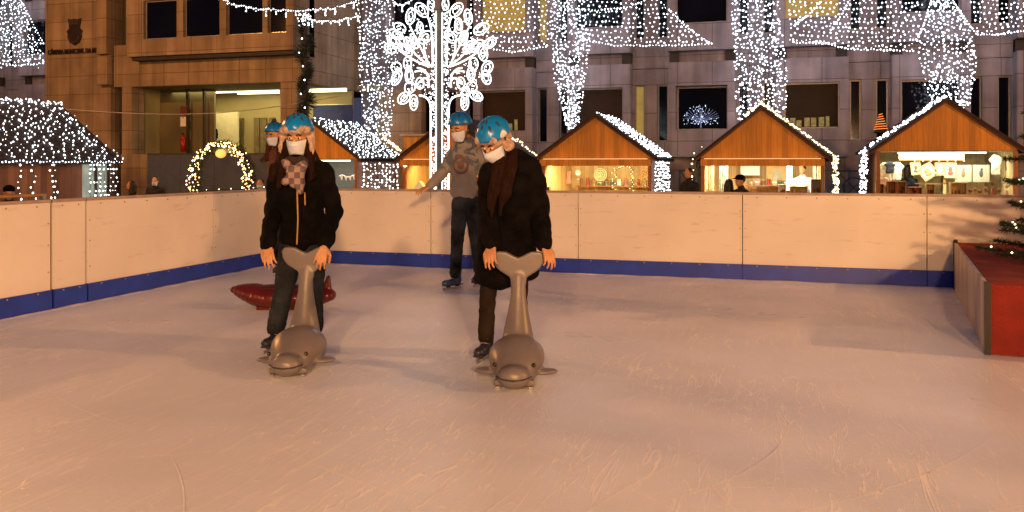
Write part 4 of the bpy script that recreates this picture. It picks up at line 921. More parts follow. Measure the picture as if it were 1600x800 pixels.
def shelf_goods(stn, rx, z, n, x0, x1, y):
    O_ = (rx, y, z); t = thing('display_shelf', 'pale display shelf carrying small goods at the back of the '+stn, 'shelf', (rx+(x0+x1)/2, y, z), 0, 'display shelves at the back of the stalls')
    build(MB((rx+(x0+x1)/2, y, z)).box(rx+x0-.06, rx+x1+.06, y-.10, y+.12, z-.025, z), 'shelf_board', M_trim, t)
    for q in (x0, x1): build(MB((rx+(x0+x1)/2, y, z)).box(rx+q-.015, rx+q+.015, y+.0, y+.12, z-.14, z-.026), 'bracket', M_trim, t)
    for i in range(n):
        x = rx+x0+(x1-x0)*(i+.5)/n; cn, cc = GC[(i*5+int(z*10)+n) % 8]; kd = R.choice(('jar', 'box', 'doll')); m_ = mat('goods_'+cn.split()[0], cc, .5, var=.3, vs=20)
        g = thing('souvenir_'+kd, cn+' '+kd+', '+ORD[i]+' from left on the shelf of the '+stn, 'souvenir', (x, y, z+.001), 0, 'small goods on the stall shelves'); h = R.uniform(.10, .2)
        if kd == 'jar': build(MB().cyl((0, 0, 0), (0, 0, h), .045, .04, 12), 'body', m_, g); build(MB().cyl((0, 0, h), (0, 0, h+.025), .043, .043, 12), 'lid', M_trim, g)
        elif kd == 'box': build(MB().box(-.055, .055, -.05, .05, 0, h), 'carton', m_, g, bevel=.006); build(MB().box(-.058, .058, -.053, .053, h*.4, h*.55), 'band', M_white, g)
        else: build(MB().cap((0, 0, .04), (0, 0, h*.7), .045, .03), 'body', m_, g, True); build(MB().sph((0, 0, h*.95+.02), .034), 'head', M_c2, g, True)
shelf_goods('stall with the capped visitor', RX[3], .80, 9, -.35, .95, YI-.14)
shelf_goods('woven hangings stall', RX[2], .74, 12, -1.05, 1.1, YI+.42)
shelf_goods('light tree stall', RX[1], .78, 8, -1.1, .2, YI+.1)
shelf_goods('scarfed skater stall', RX[0], .82, 8, -.2, 1.15, YI-.25)
# bunting and bulbs in left stalls
t = hang('lit_bunting', 'white lit bunting of small pennants in the stall right of the scarfed skater', 'bunting', 545, 275, Y0+.4); b = MB(); bb = MB()
b.tube([(-.3+i*.06, 0, .03*math.sin(i)) for i in range(12)], .006, 4)
for i in range(5): bb.prism([(-.28+i*.13, 0), (-.18+i*.13, 0), (-.21+i*.13, -.13)], -.005, .005)
build(b, 'cord', glow('cordglow', (1, .9, .7), 3), t); build(bb, 'pennants', mat('pennant', (.7, .75, .7), .7, emis=(.5, .55, .5), es=.3), t)
pts = [wp(px+R.uniform(-1, 1), 262+j*4+R.uniform(-1, 1), Y0+1.6) for px in (650, 655, 660, 667) for j in range(9)]
bulbs('light_string', 'warm bulb strands hanging inside the stall left of the light tree trunk', 'string lights', pts, .014, M_wrm2, None, 'light strings crossing above the square')
t = hang('bulb_lamp', 'single glaring warm bulb at the front of the stall left of the light tree', 'lamp', 633, 257, Y0-.02); build(MB().sph((0, 0, 0), .06), 'bulb', glow('glare', (1, .75, .4), 14), t, True); build(MB().cyl((0, 0, .05), (0, 0, .12), .025), 'socket', M_dark, t)
t = hang('paper_lantern', 'folded pale paper lamp on the counter left of the light tree trunk', 'paper lamp', 657, 293, Y0+.1); build(MB().prism([(-.22, -.1), (.22, -.1), (.0, .17)], -.1, .1), 'shade', mat('paper', (.75, .65, .4), .7, emis=(.7, .5, .2), es=.4), t); build(MB().box(-.24, .24, -.12, .12, -.12, -.101), 'base', M_trim, t)
# iron railing between the two right stalls
def railing(label, px0, px1, Y, ztop):
    x0, x1 = wx(px0, Y), wx(px1, Y); O_ = ((x0+x1)/2, Y, GZ); t = thing('iron_railing', label, 'railing', O_, 0, 'iron railings behind the stalls'); M_i = mat('iron', (.03, .025, .022), .5, .5)
    b = MB(O_); b.box(x0, x1, Y-.02, Y+.02, ztop-.04, ztop).box(x0, x1, Y-.02, Y+.02, .25, .29); build(b, 'rail', M_i, t)
    n_ = max(1, round((x1-x0)/.75)); wd = (x1-x0)/n_
    for i in range(n_+1): build(MB(O_).box(x0+i*wd-.02, x0+i*wd+.02, Y-.025, Y+.025, GZ, ztop+.01), 'post', M_i, t)
    b = MB(O_)
    for i in range(n_):
        c_ = (x0+(i+.5)*wd, (ztop+.27)/2); hh = (ztop-.35)/2
        b.tube([(c_[0]+math.cos(a)*wd*.3, Y, c_[1]+math.sin(a)*wd*.3) for a in [2*PI*k/20 for k in range(21)]], .014, 5)
        b.cyl((c_[0]-wd*.45, Y, c_[1]-hh), (c_[0]+wd*.45, Y, c_[1]+hh), .012, n=5).cyl((c_[0]-wd*.45, Y, c_[1]+hh), (c_[0]+wd*.45, Y, c_[1]-hh), .012, n=5)
    build(b, 'lattice', M_i, t)
railing('iron railing with circles between the flap stall and the frame stall', 1306, 1362, 23.9, 1.18)
railing('iron railing with circles left of the flap stall', 1062, 1096, 23.9, 1.18)

# ------------------------------------------------------------------ garland arch
Yr = 19.6; xc = wx(348, Yr); O_ = (xc, Yr, GZ); t = thing('garland_arch', 'round fir arch full of warm lights behind the left rink boards', 'garland arch', O_)
ra = (wx(397, Yr)-wx(301, Yr))/2-.12; zt = wz(348, 226, Yr); zc = zt-ra*1.05
path = [(xc-ra-.03*k*0, GZ+.0+k*.1) for k in range(int((zc-GZ)/.1))]+[(xc+math.cos(a)*ra, zc+math.sin(a)*ra*1.05) for a in [PI-PI*i/34 for i in range(35)]]+[(xc+ra, zc-k*.1) for k in range(int((zc-GZ)/.1))]
build(MB(O_).tube([(a, Yr, c_) for a, c_ in path], .03, 6), 'hoop', M_dark, t)
b = MB(O_); bb = MB(O_)
for a, c_ in path:
    needles(b, (a, Yr, c_), 60, .15, .11, wd=.010)
    for k in range(5): bb.octa((a+R.uniform(-.17, .17), Yr-.14+R.uniform(-.08, .08), c_+R.uniform(-.08, .08)), R.choice((.014, .02, .026)))
build(b, 'garland', M_needle, t); o = build(bb, 'bulbs', M_wrm, t); o['kind'] = 'stuff'
t = thing('hanging_lamp', 'round amber lamp hanging under the top of the garland arch', 'lamp', wp(345, 240, Yr-.05)); build(MB().sph((0, 0, 0), (.15, .12, .12)), 'globe', mat('amber_globe', (.8, .5, .2), .5, emis=(.9, .40, .10), es=1.0), t, True); build(MB().cyl((0, 0, .1), (0, 0, .3), .012), 'stem', M_dark, t)
for pw, px_, Y_ in ((25, 348, 19.2),):
    l = bpy.data.lights.new('arch_glow', 'POINT'); l.energy = pw; l.color = (1, .6, .22); l.shadow_soft_size = .5; o = bpy.data.objects.new('arch_glow', l); o.location = (xc, Y_-.2, 1.3); C.collection.objects.link(o)
pts = [Vector((XL-.07, y, BH+.02)) for y in [8.4+i*.24 for i in range(8)]]
bulbs('light_string', 'few tiny warm bulbs along the top of the left rink boards below the arch', 'string lights', pts, .009, M_wrm2, [[Vector((XL-.07, 8.3, BH+.012)), Vector((XL-.07, 10.1, BH+.012))]], 'light strings crossing above the square')

# ------------------------------------------------------------------ people
def hand(mb, w_, d, n, side, curl=.5, s=1.0):
    d = Vector(d).normalized(); n = Vector(n); n = (n-d*n.dot(d)).normalized(); l = d.cross(n)*side; w_ = Vector(w_)
    kn = []
    for i, u in enumerate((-.030, -.010, .010, .030)):
        k = w_+d*(.088-(.006*abs(i-1.4)))*s+l*u*s*1.05; kn.append(k); mb.cap(w_+d*.012*s+l*u*.6*s, k, .0135*s, .0115*s, 8)
    for i, (k, L_) in enumerate(zip(kn, (.072, .082, .076, .060))):
        p = k; a = curl*.35; spread = l*(i-1.5)*.10
        for q, f in enumerate((.45, .32, .26)):
            dd = (d*math.cos(a)+n*math.sin(a)+spread).normalized(); p2 = p+dd*L_*f*s; mb.cap(p, p2, (.0095-.0009*q)*s, (.0088-.0009*q)*s, 8); p = p2; a += curl*(.55+.08*i)
    p = w_+d*.02*s-l*.026*s; p1 = p+(d*.55-l*.6+n*.35).normalized()*.042*s; p2 = p1+(d*.85-l*.15+n*.55).normalized()*.032*s; p3 = p2+(d*.9+n*.5).normalized()*.024*s
    mb.cap(p, p1, .014*s, .012*s, 8); mb.cap(p1, p2, .0115*s, .0105*s, 8); mb.cap(p2, p3, .0100*s, .0085*s, 8)

def head_matrix(c, yaw, pitch, roll=0):
    return Matrix.Translation(c) @ Matrix.Rotation(yaw, 4, 'Z') @ Matrix.Rotation(pitch, 4, 'X') @ Matrix.Rotation(roll, 4, 'Y')
def head_parts(t, HM, hs=1.0, helmet=None, mask=True, eyes=True):
    S = HM @ Matrix.Scale(hs, 4)
    if eyes:
        for s_ in (-1, 1):
            b = MB(M=S); b.sph((s_*.031, -.083, .012), (.0145, .011, .009)); b.mi = 1; b.sph((s_*.031, -.091, .012), (.0065, .0045, .0065)); build(b, 'eye', [M_eye, M_iris], t, True)
        b = MB(M=S)
        for s_ in (-1, 1): b.tube([(s_*.015, -.094, .030), (s_*.032, -.095, .036), (s_*.048, -.082, .031)], .0042, 5)
        build(b, 'eyebrows', M_hair, t)
    if mask:
        b = MB(M=S); vs = []; fs = []; n_, m_ = 18, 12
        for i in range(m_+1):
            v_ = i/m_; z = -.010-.092*v_
            for j in range(n_+1):
                u = -1+2*j/n_; a = u*1.25
                rr = .090+.034*math.cos(a)**3*(1-abs(v_-.30)*1.1)+.002*math.sin(v_*24)
                zz = z + .012*abs(u)*(1-2*v_); w2 = 1-.28*v_**2
                vs.append((math.sin(a)*.079*w2, .012-math.cos(a)*(rr+.012)*(1-.20*v_**2), zz))
        for i in range(m_):
            for j in range(n_): a0 = i*(n_+1)+j; fs.append((a0, a0+1, a0+n_+2, a0+n_+1))
        b.add(vs, fs); o = build(b, 'face_mask', M_mask, t, True); so = o.modifiers.new('s', 'SOLIDIFY'); so.thickness = .004
    if helmet:
        b = MB(M=S); n_, m_ = 32, 12; vs = []; fs = []
        for th in (0, -.014):
            for i in range(m_+1):
                e = (PI/2)*(1.02)*(i/m_)
                for j in range(n_):
                    a = 2*PI*j/n_; ra_, rb_, rc_ = .112+th, .134+th, .110+th
                    # ridged crown with the brim dipping at the sides
                    rid = 1+.025*abs(math.cos(2*a))*math.sin(e)
                    vs.append((math.cos(a)*math.sin(e)*ra_*rid, .018+math.sin(a)*math.sin(e)*rb_*rid, .074+math.cos(e)*rc_-(.012*abs(math.cos(a))*math.sin(e)**6)))
        half = (m_+1)*n_
        for h_ in (0, 1):
            for i in range(m_):
                for j in range(n_):
                    a0 = h_*half+i*n_+j; a1 = h_*half+i*n_+(j+1) % n_; fs.append((a0, a1, a1+n_, a0+n_))
        for j in range(n_): a0 = m_*n_+j; a1 = m_*n_+(j+1) % n_; fs.append((a0, a1, a1+half, a0+half))
        b.add(vs, fs); ho = build(b, 'helmet', helmet, t, True)
        b = MB(M=S)
        for (a, e) in ((-1.57, .75), (-.9, .85), (-2.24, .85), (-.2, .8), (3.3, .8), (.8, .8), (2.3, .8), (-1.2, .4), (-1.94, .4)):
            p = Vector((math.cos(a)*math.sin(e)*.111, .018+math.sin(a)*math.sin(e)*.133, .074+math.cos(e)*.109)); q = (p-Vector((0, .018, .074))).normalized()
            rot = q.to_track_quat('Z', 'Y').to_matrix(); b = MB(M=S); b.sph(p, (.009, .022, .004), 10, 5, rot); build(b, 'vent', M_dark, ho, True)
        b = MB(M=S)
        for s_ in (-1, 1): b.tube([(s_*.106, .0, .06), (s_*.088, -.01, -.04), (s_*.05, -.035, -.115), (0, -.05, -.128)], .006, 5)
        build(b, 'strap', M_dark, ho)

def skin_head(b, HM, hs=1.0):
    S = HM @ Matrix.Scale(hs, 4); o = b.M; b.M = S
    b.sph((0, .012, .035), (.076, .094, .096), 20, 14); b.sph((0, -.022, -.045), (.058, .064, .068), 18, 12); b.sph((0, -.092, -.008), (.012, .016, .024)); b.sph((0, -.080, -.055), (.024, .010, .012))
    for s_ in (-1, 1): b.sph((s_*.078, .012, 0), (.010, .020, .030)); b.sph((s_*.03, -.078, .012), (.02, .012, .016))
    b.M = o
def skate(t, ank, yaw, m_=M_boot, s=1.0):
    M = Matrix.Translation((ank[0], ank[1], 0)) @ Matrix.Rotation(yaw, 4, 'Z'); b = MB(M=M)
    b.cap((0, .02, .13), (0, .02, .27), .053, .060); b.cap((0, .03, .085), (0, -.10, .075), .044, .036); b.sph((0, -.13, .078), (.042, .058, .034)); b.sph((0, .035, .10), (.045, .05, .05))
    bo = organic(b, 'skate_boot', m_, t, .009, 3)
    b = MB(M=M); b.box(-.003, .003, -.18, .085, .004, .03); build(b, 'blade', M_steel, bo)
    b = MB(M=M); b.box(-.014, .014, -.12, -.08, .029, .052).box(-.014, .014, .01, .05, .029, .052).box(-.035, .035, -.16, .08, .045, .056); build(b, 'blade_holder', M_dark, bo)
    b = MB(M=M)
    for k in range(5): z = .12+k*.03; b.tube([(-.03, -.045+.004*k, z), (0, -.052+.006*k, z+.004), (.03, -.045+.004*k, z)], .0022, 4)
    build(b, 'lace', M_beige, bo)

def person(label, loc, rz, J, spec):
    """J: joints in the person's own frame (x to the viewer's right, y away, z up)"""
    t = thing('person', label, 'person', (loc[0], loc[1], spec.get('z0', 0)), rz, spec.get('group'))
    V = {k: Vector(v) for k, v in J.items()}; vox = spec.get('vox', .006); big = vox < .01
    HM = head_matrix(V['head'], spec.get('yaw', 0), spec.get('pitch', 0), spec.get('roll', 0)); hs = spec.get('hs', 1.0)
    b = MB(); skin_head(b, HM, hs); b.cap(V['neck'], V['head']+Vector((0, .03, -.03)), .052, .05)
    b.cap(V['chest'], V['neck'], .065, .042); b.cap(V['chest'], V['pelvis'], .075, .08)
    for s_ in 'lr':
        b.cap(V['chest'], V['sh_'+s_], .045, .036); b.cap(V['sh_'+s_], V['el_'+s_], .040, .033); b.cap(V['el_'+s_], V['wr_'+s_], .036, .024)
        b.cap(V['pelvis'], V['hip_'+s_], .075, .07); b.cap(V['hip_'+s_], V['kn_'+s_], .065, .045); b.cap(V['kn_'+s_], V['an_'+s_], .042, .028)
        b.cap(V['an_'+s_], V['an_'+s_]+Vector((0, 0, -.035)), .028, .024)
        hd, hn, hc = spec.get('hand_'+s_, ((0, 0, -1), (0, 1, 0), .6)); hand(b, V['wr_'+s_], hd, hn, 1 if s_ == 'l' else -1, hc, .98)
    organic(b, 'body', spec.get('skin', M_skin), t, vox, 1 if big else 2)
    head_parts(t, HM, hs, spec.get('helmet'), spec.get('mask', True), big)
    cv = .010 if big else .018
    # trousers
    b = MB(); lr = spec.get('leg_r', (.088, .064, .052))
    for s_ in 'lr':
        b.cap(V['pelvis'], V['hip_'+s_], .11, .095); b.cap(V['hip_'+s_], V['kn_'+s_], lr[0], lr[1]); b.cap(V['kn_'+s_], V['an_'+s_]+Vector((0, 0, .03)), lr[1]*.96, lr[2]*1.08)
    organic(b, 'trousers', spec.get('trousers', M_jean), t, cv, 4, .006, 10, 3, (1, 1, 2.2))
    # jacket
    b = MB(); jm = spec.get('jacket', M_blk); ar = spec.get('arm_r', (.066, .056, .046)); tr = spec.get('torso', (.165, .15, .165)); fl = spec.get('flat', .68)
    def ring(c_, rx_, ry_, h=.12): b.sph(c_, (rx_, ry_, h), 18, 10)
    n_ = 7
    hem = V['hem'] if 'hem' in V else V['pelvis']
    for i in range(n_+1):
        f = i/n_; c_ = V['chest'].lerp(V['pelvis'], f) if 'hem' not in V else V['chest'].lerp(hem, f)
        rx_ = tr[0]*(1-f)**1.0+tr[2]*f-(tr[0]+tr[2]-2*tr[1])*.5*math.sin(PI*f); ring(c_, rx_, rx_*fl, .11)
    b.cap(V['neck']-Vector((0, 0, .02)), V['neck']+Vector((0, 0, .03)), .068, .062)
    for s_ in 'lr':
        b.cap(V['sh_'+s_]+Vector((0, 0, -.01)), V['neck']-Vector((0, 0, .04)), .066, .065); b.cap(V['sh_'+s_], V['el_'+s_], ar[0], ar[1]); e_ = V['el_'+s_].lerp(V['wr_'+s_], .93); b.cap(V['el_'+s_], e_, ar[1], ar[2])
        b.cap(V['sh_'+s_]+Vector((0, 0, -.02)), V['chest'], .07, .10)
    if spec.get('extra'): spec['extra'](b, V)
    o = organic(b, spec.get('jname', 'jacket'), jm, t, cv, 5, spec.get('wr_amp', .016), 8, spec.get('seed', 1), (1, 1, 1.3))
    if spec.get('skates', True):
        for s_ in 'lr': skate(t, V['an_'+s_], spec.get('toe_'+s_, 0), spec.get('boot', M_boot))
    return t, V, HM

def strands(mb, roots, n=1):
    for P, r in roots: mb.tube(P, r, 8)

# woman with plaid scarf -----------------------------------------------------------
S1, D1 = 216., 6.16
def lj(px, py, y, s, cx): return ((px-cx)/s, y, CAMZ+(HOR-py)/s)
def J1(px, py, y=0): return lj(px, py, y, S1, 473)
j = dict(head=J1(470, 218, -.10), neck=J1(471, 247, -.05), chest=J1(472, 285, -.02), pelvis=J1(473, 372, .05), sh_l=J1(437, 268, -.03), sh_r=J1(507, 268, -.03),
         el_l=J1(427, 327, .0), el_r=J1(522, 327, .0), wr_l=J1(437, 378, -.30), wr_r=J1(521, 379, -.30), hip_l=J1(454, 385, .05), hip_r=J1(488, 385, .05),
         kn_l=J1(445, 452, -.03), kn_r=J1(490, 455, 0), an_l=(-.20, .02, .13), an_r=(.065, .08, .13))
t1, V, HM = person('woman in black jacket with plaid scarf and blue helmet pushing the left whale aid', atd(473, D1), TH, j,
    dict(helmet=M_helm, yaw=.0, pitch=.10, hand_l=((.2, -.40, -.90), (.15, .9, -.3), .5), hand_r=((-.2, -.40, -.90), (-.15, .9, -.3), .5), torso=(.168, .150, .178), vox=.0055, arm_r=(.066, .058, .047), leg_r=(.095, .070, .060), toe_l=-.2, toe_r=.25))
b = MB(M=HM); S = HM
# fleece ear-flap hat under the helmet
b.sph((0, .02, .06), (.096, .108, .075), 18, 12)
b.cap((-.08, -.055, .070), (.08, -.055, .070), .030); b.cap((-.05, -.085, .070), (.05, -.085, .070), .027)
for s_ in (-1, 1): b.cap((s_*.097, .0, .03), (s_*.105, -.015, -.075), .030, .022); b.cap((s_*.104, -.015, -.08), (s_*.098, -.05, -.20), .014, .010)
organic(b, 'fleece_hat', M_beige, t1, .009, 2, .008, 40, 2)
b = MB(M=HM)
for s_ in (-1, 1):
    b.cap((s_*.074, .01, 0), (s_*.085, -.02, -.12), .030, .034); b.cap((s_*.085, -.02, -.12), (s_*.120, -.06, -.27 if s_ == 1 else -.33), .034, .016); b.cap((s_*.10, -.03, -.12), (s_*.095, -.075, -.29), .024, .010); b.cap((s_*.06, .04, -.05), (s_*.12, .04, -.20), .038, .036)
b.cap((-.12, -.02, -.16), (-.185, -.03, -.28), .035, .025)
b.sph((0, .05, -.06), (.08, .06, .10))
organic(b, 'hair', M_hair, t1, .009, 3, .012, 30, 5, (1, 1, .12))
b = MB()
nc = V['neck']
for k in range(14):
    a = 2*PI*k/14; a2 = 2*PI*(k+1)/14; b.cap(nc+Vector((math.cos(a)*.085, math.sin(a)*.08-.01, -.015+.014*math.sin(a))), nc+Vector((math.cos(a2)*.085, math.sin(a2)*.08-.01, -.015+.014*math.sin(a2))), .038)
organic(b, 'neck_warmer', mat('dark_wool', (.03, .018, .014), .9, bump=.5, bs=50), t1, .009, 3, .006, 20)
b = MB()
b.cap(nc+Vector((-.075, -.11, -.03)), nc+Vector((-.02, -.145, -.09)), .026, .034); b.cap(nc+Vector((-.02, -.16, -.10)), nc+Vector((.055, -.13, -.050)), .036, .030)
b.cap(nc+Vector((-.02, -.165, -.11)), nc+Vector((-.062, -.150, -.165)), .024, .028); b.cap(nc+Vector((.05, -.165, -.08)), nc+Vector((.042, -.158, -.225)), .028, .026); b.cap(nc+Vector((.01, -.165, -.1)), nc+Vector((.0, -.165, -.18)), .03, .03)
organic(b, 'scarf', M_scarf, t1, .008, 3, .008, 22, 8)
b = MB(); 
zf = [(.0, -.150, 1.17), (.003, -.150, 1.08), (.005, -.145, .95), (-.002, -.135, .85), (-.008, -.125, .78)]
b.tube([(x, y-.012, z) for x, y, z in zf], .0055, 6); b.tube([(.055, -.165, 1.15), (.058, -.165, 1.06)], .005, 6)
build(b, 'zip', M_zip, t1)

# whale aids ---------------------------------------------------------------------------
def whale(label, px, d, sc=1.0, yaw=0):
    x, y = atd(px, d); t = thing('skating_aid', label, 'skating aid', (x, y, 0), TH+yaw, 'grey whale skating aids')
    b = MB()
    right = [(0, .735), (.03, .748), (.075, .772), (.12, .778), (.160, .768), (.172, .745), (.165, .70), (.135, .655), (.09, .625), (.055, .605), (.05, .56)]
    poly = right+[(-x_, z_) for x_, z_ in right[::-1][:-1]]
    b.prism([(x_*sc, z_) for x_, z_ in poly], -.020, .020)
    prof = [(.60, .052, .034), (.54, .050, .040), (.46, .056, .050), (.38, .070, .066), (.30, .088, .085), (.22, .105, .11), (.12, .13, .15)]
    for k, ((z0, a0, b0), (z1, a1, b1)) in enumerate(zip(prof[:-1], prof[1:])):
        for q in range(4):
            f = q/4; b.sph((0, -.02*(k+f)*.6, z0+(z1-z0)*f), (a0+(a1-a0)*f, b0+(b1-b0)*f, .05), 16, 8)
    for k in range(46):
        f = k/45; rr = .085+.075*math.sin(PI*min(1, f*1.05+.12))**.8; b.sph((0, -.02-f*.52, .02+rr*.72), (rr*1.12, .07, rr*.80), 18, 10)
    for s_ in (-1, 1): b.sph((s_*.18, -.30, .06), (.09, .055, .020), 14, 8, Matrix.Rotation(s_*.35, 3, 'Z'))
    b.box(-.12, .12, -.5, .06, .012, .05)
    organic(b, 'shell', M_whale, t, .010, 6)
    for s_ in (-1, 1): build(MB().sph((s_*.118, -.50, .145), (.012, .014, .014)), 'eye', M_iris, t, True)
    for s_ in (-1, 1): build(MB().box(s_*.10-.012, s_*.10+.012, -.5, .02, .002, .014), 'runner', M_steel, t)
    b = MB(); b.tube([(-.105, -.54, .085), (-.06, -.595, .078), (0, -.612, .075), (.06, -.595, .078), (.105, -.54, .085)], .005, 6); build(b, 'mouth_line', M_dark, t)
    return t
whale('grey whale tail skating aid held by the woman with the plaid scarf', 479, 5.90, 1.0)
whale('grey whale tail skating aid held by the skater in the long black coat', 810, 5.60, 1.0, -.06)

# woman in the long black coat --------------------------------------------------------
S2, D2 = 227., 5.86
def J2(px, py, y=0): return lj(px, py, y, S2, 795)
j = dict(head=J2(774, 226, -.20), neck=J2(790, 248, -.12), chest=J2(798, 288, -.08), pelvis=J2(800, 380, .08), sh_l=J2(768, 272, -.14), sh_r=J2(826, 262, -.04),
         el_l=J2(762, 335, -.10), el_r=J2(842, 325, -.02), wr_l=J2(770, 378, -.30), wr_r=J2(849, 378, -.30), hip_l=J2(775, 395, .06), hip_r=J2(812, 395, .10),
         kn_l=J2(762, 460, .02), kn_r=J2(812, 462, .08), an_l=(-.16, .02, .13), an_r=(.08, .12, .13), hem=J2(797, 372, .04))
def coat(b, V):
    b.cap(Vector(J2(812, 285, .02)), Vector(J2(818, 352, .04)), .17, .16)          # loose hunched back
    b.cap(Vector(J2(806, 258, .0)), Vector(J2(826, 290, .02)), .10, .13)
    for k in range(9):
        f = k/8; p = Vector(J2(778+10*(1-f), 365+70*f, .03)); b.sph(p, (.172-.004*f, .14, .07), 16, 8)
    for k in range(8):
        f = k/7; p = Vector(J2(800+8*f, 365+62*f, .09)); b.sph(p, (.16-.01*f, .12, .07), 16, 8)
t2, V, HM = person('woman in long black coat with starry blue helmet bending over the right whale aid', atd(795, D2), TH, j,
    dict(helmet=M_helm3, yaw=-.62, pitch=.52, hand_l=((-.10, -.55, -.80), (.4, .8, -.4), .75), hand_r=((.30, -.45, -.80), (-.5, .8, -.3), .7), torso=(.18, .17, .19), vox=.0055, extra=coat, jname='coat', seed=5, wr_amp=.014,
         trousers=mat('dark_brown_trousers', (.022, .015, .012), .9, var=.3, spec=.15), leg_r=(.072, .058, .050), arm_r=(.08, .07, .05), toe_l=-.3, toe_r=.2))
b = MB(M=HM); b.sph((0, .03, .035), (.092, .105, .070), 18, 12); b.cap((-.06, -.078, .066), (.06, -.078, .066), .026)
for s_ in (-1, 1): b.sph((s_*.098, .015, -.015), (.030, .045, .045)); 
b.sph((0, .11, .0), (.07, .04, .05))
organic(b, 'ear_muffs', M_beige, t2, .009, 2, .006, 40, 2)
b = MB()
hc = V['head']
for k in (0, 1, 2, 5, 6, 7):
    x0 = -.07+k*.019; y0 = -.13-.03*math.sin(k); 
    b.tube([hc+Vector((x0*.6+.085, .03, -.04)), hc+Vector((x0*.8+.065, -.04, -.16)), hc+Vector((x0*.8+.035, -.09+.01*math.sin(k*2), -.33)), hc+Vector((x0*.7+.012+.012*math.sin(k*3), -.10, -.43-.05*math.sin(k*1.7)))], [.026, .026, .018, .005], 8)
b.sph(hc+Vector((.04, .06, -.08)), (.08, .07, .10))
organic(b, 'hair', M_hair, t2, .008, 2, .010, 34, 5, (1, 1, .10))

# man in hoodie -----------------------------------------------------------------------
S3, D3 = 144., 9.2
def J3(px, py, y=0): return lj(px, py, y, S3, 718)
j = dict(head=J3(719, 204, -.06), neck=J3(725, 225, .0), chest=J3(725, 255, .0), pelvis=J3(727, 308, .02), sh_l=J3(708, 240, .0), sh_r=J3(746, 240, .04),
         el_l=J3(691, 272, -.02), el_r=J3(756, 280, .06), wr_l=J3(672, 291, -.12), wr_r=J3(758, 312, -.02), hip_l=J3(719, 318, .0), hip_r=J3(737, 318, .04),
         kn_l=J3(715, 376, -.06), kn_r=J3(743, 376, .10), an_l=(-.045, -.02, .14), an_r=(.20, .26, .15), hem=J3(725, 300, .01))
def hood(b, V): b.sph(V['neck']+Vector((.02, .07, .0)), (.12, .08, .08)); b.cap(V['neck']+Vector((-.05, -.04, -.01)), V['neck']+Vector((.06, -.04, -.01)), .05)
t3, V, HM = person('tall man in pale tie dyed hoodie gliding by the back wall with arm out', atd(718, D3), TH, j,
    dict(helmet=M_helm2, yaw=-.55, pitch=.18, hs=1.1, hand_l=((-.75, -.45, -.35), (0, .3, -.9), .4), hand_r=((.1, -.2, -1), (0, 1, 0), .6), jacket=M_hood, jname='hoodie', vox=.006, torso=(.155, .14, .150), extra=hood, boot=M_bluesk,
         leg_r=(.092, .070, .058), toe_l=-.75, toe_r=-.3, seed=9, wr_amp=.014, trousers=mat('dark_jeans', (.040, .050, .072), .85, var=.45, vs=5, spec=.15)))
b = MB(); b.tube([V['chest']+Vector((math.cos(a)*.075-.03, -.122+.01*abs(math.cos(a)), math.sin(a)*.085-.02)) for a in [2*PI*i/20 for i in range(21)]], .010, 6); b.sph(V['chest']+Vector((-.03, -.11, -.02)), (.035, .012, .045))
build(b, 'printed_emblem', mat('maroon_print', (.20, .10, .08), .8), t3, True)
b = MB(M=HM)
b.sph((0, .055, .01), (.078, .065, .07)); organic(b, 'hair', M_hair, t3, .01, 2, .004, 40)

# skater behind the scarfed woman -----------------------------------------------------
D4 = 10.35; S4 = FPX/D4
def J4(px, py, y=0): return lj(px, py, y, S4, 436)
j = dict(head=J4(430, 214, -.05), neck=J4(436, 231, 0), chest=J4(443, 255, 0), pelvis=J4(445, 305, .02), sh_l=J4(428, 240, 0), sh_r=J4(459, 240, 0), el_l=J4(427, 272, 0), el_r=J4(462, 272, 0), wr_l=J4(432, 300, -.14), wr_r=J4(455, 300, -.1),
         hip_l=J4(437, 312, 0), hip_r=J4(453, 312, 0), kn_l=(.0, -.02, .5), kn_r=(.14, .02, .5), an_l=(.0, 0, .13), an_r=(.16, .04, .13))
t4, V, HM = person('skater in plain blue helmet and brown coat half hidden behind the scarfed woman', atd(436, D4), TH, j,
    dict(helmet=M_helm2, yaw=-.4, pitch=.05, hs=1.0, jacket=mat('brown_coat', (.12, .045, .03), .9, var=.2), vox=.008, torso=(.135, .125, .14), trousers=M_jean))
b = MB(M=HM); b.sph((0, .06, -.02), (.08, .06, .09))
for s_ in (-1, 1): b.cap((s_*.07, .01, -.02), (s_*.09, -.02, -.26), .03, .035)
organic(b, 'hair', mat('auburn_hair', (.06, .016, .008), .8, spec=.15), t4, .012, 3, .008, 30, 1, (1, 1, .2))
build(MB(M=HM).sph((0, .01, .195), (.03, .03, .025)), 'pompom', M_dark, t4, True)

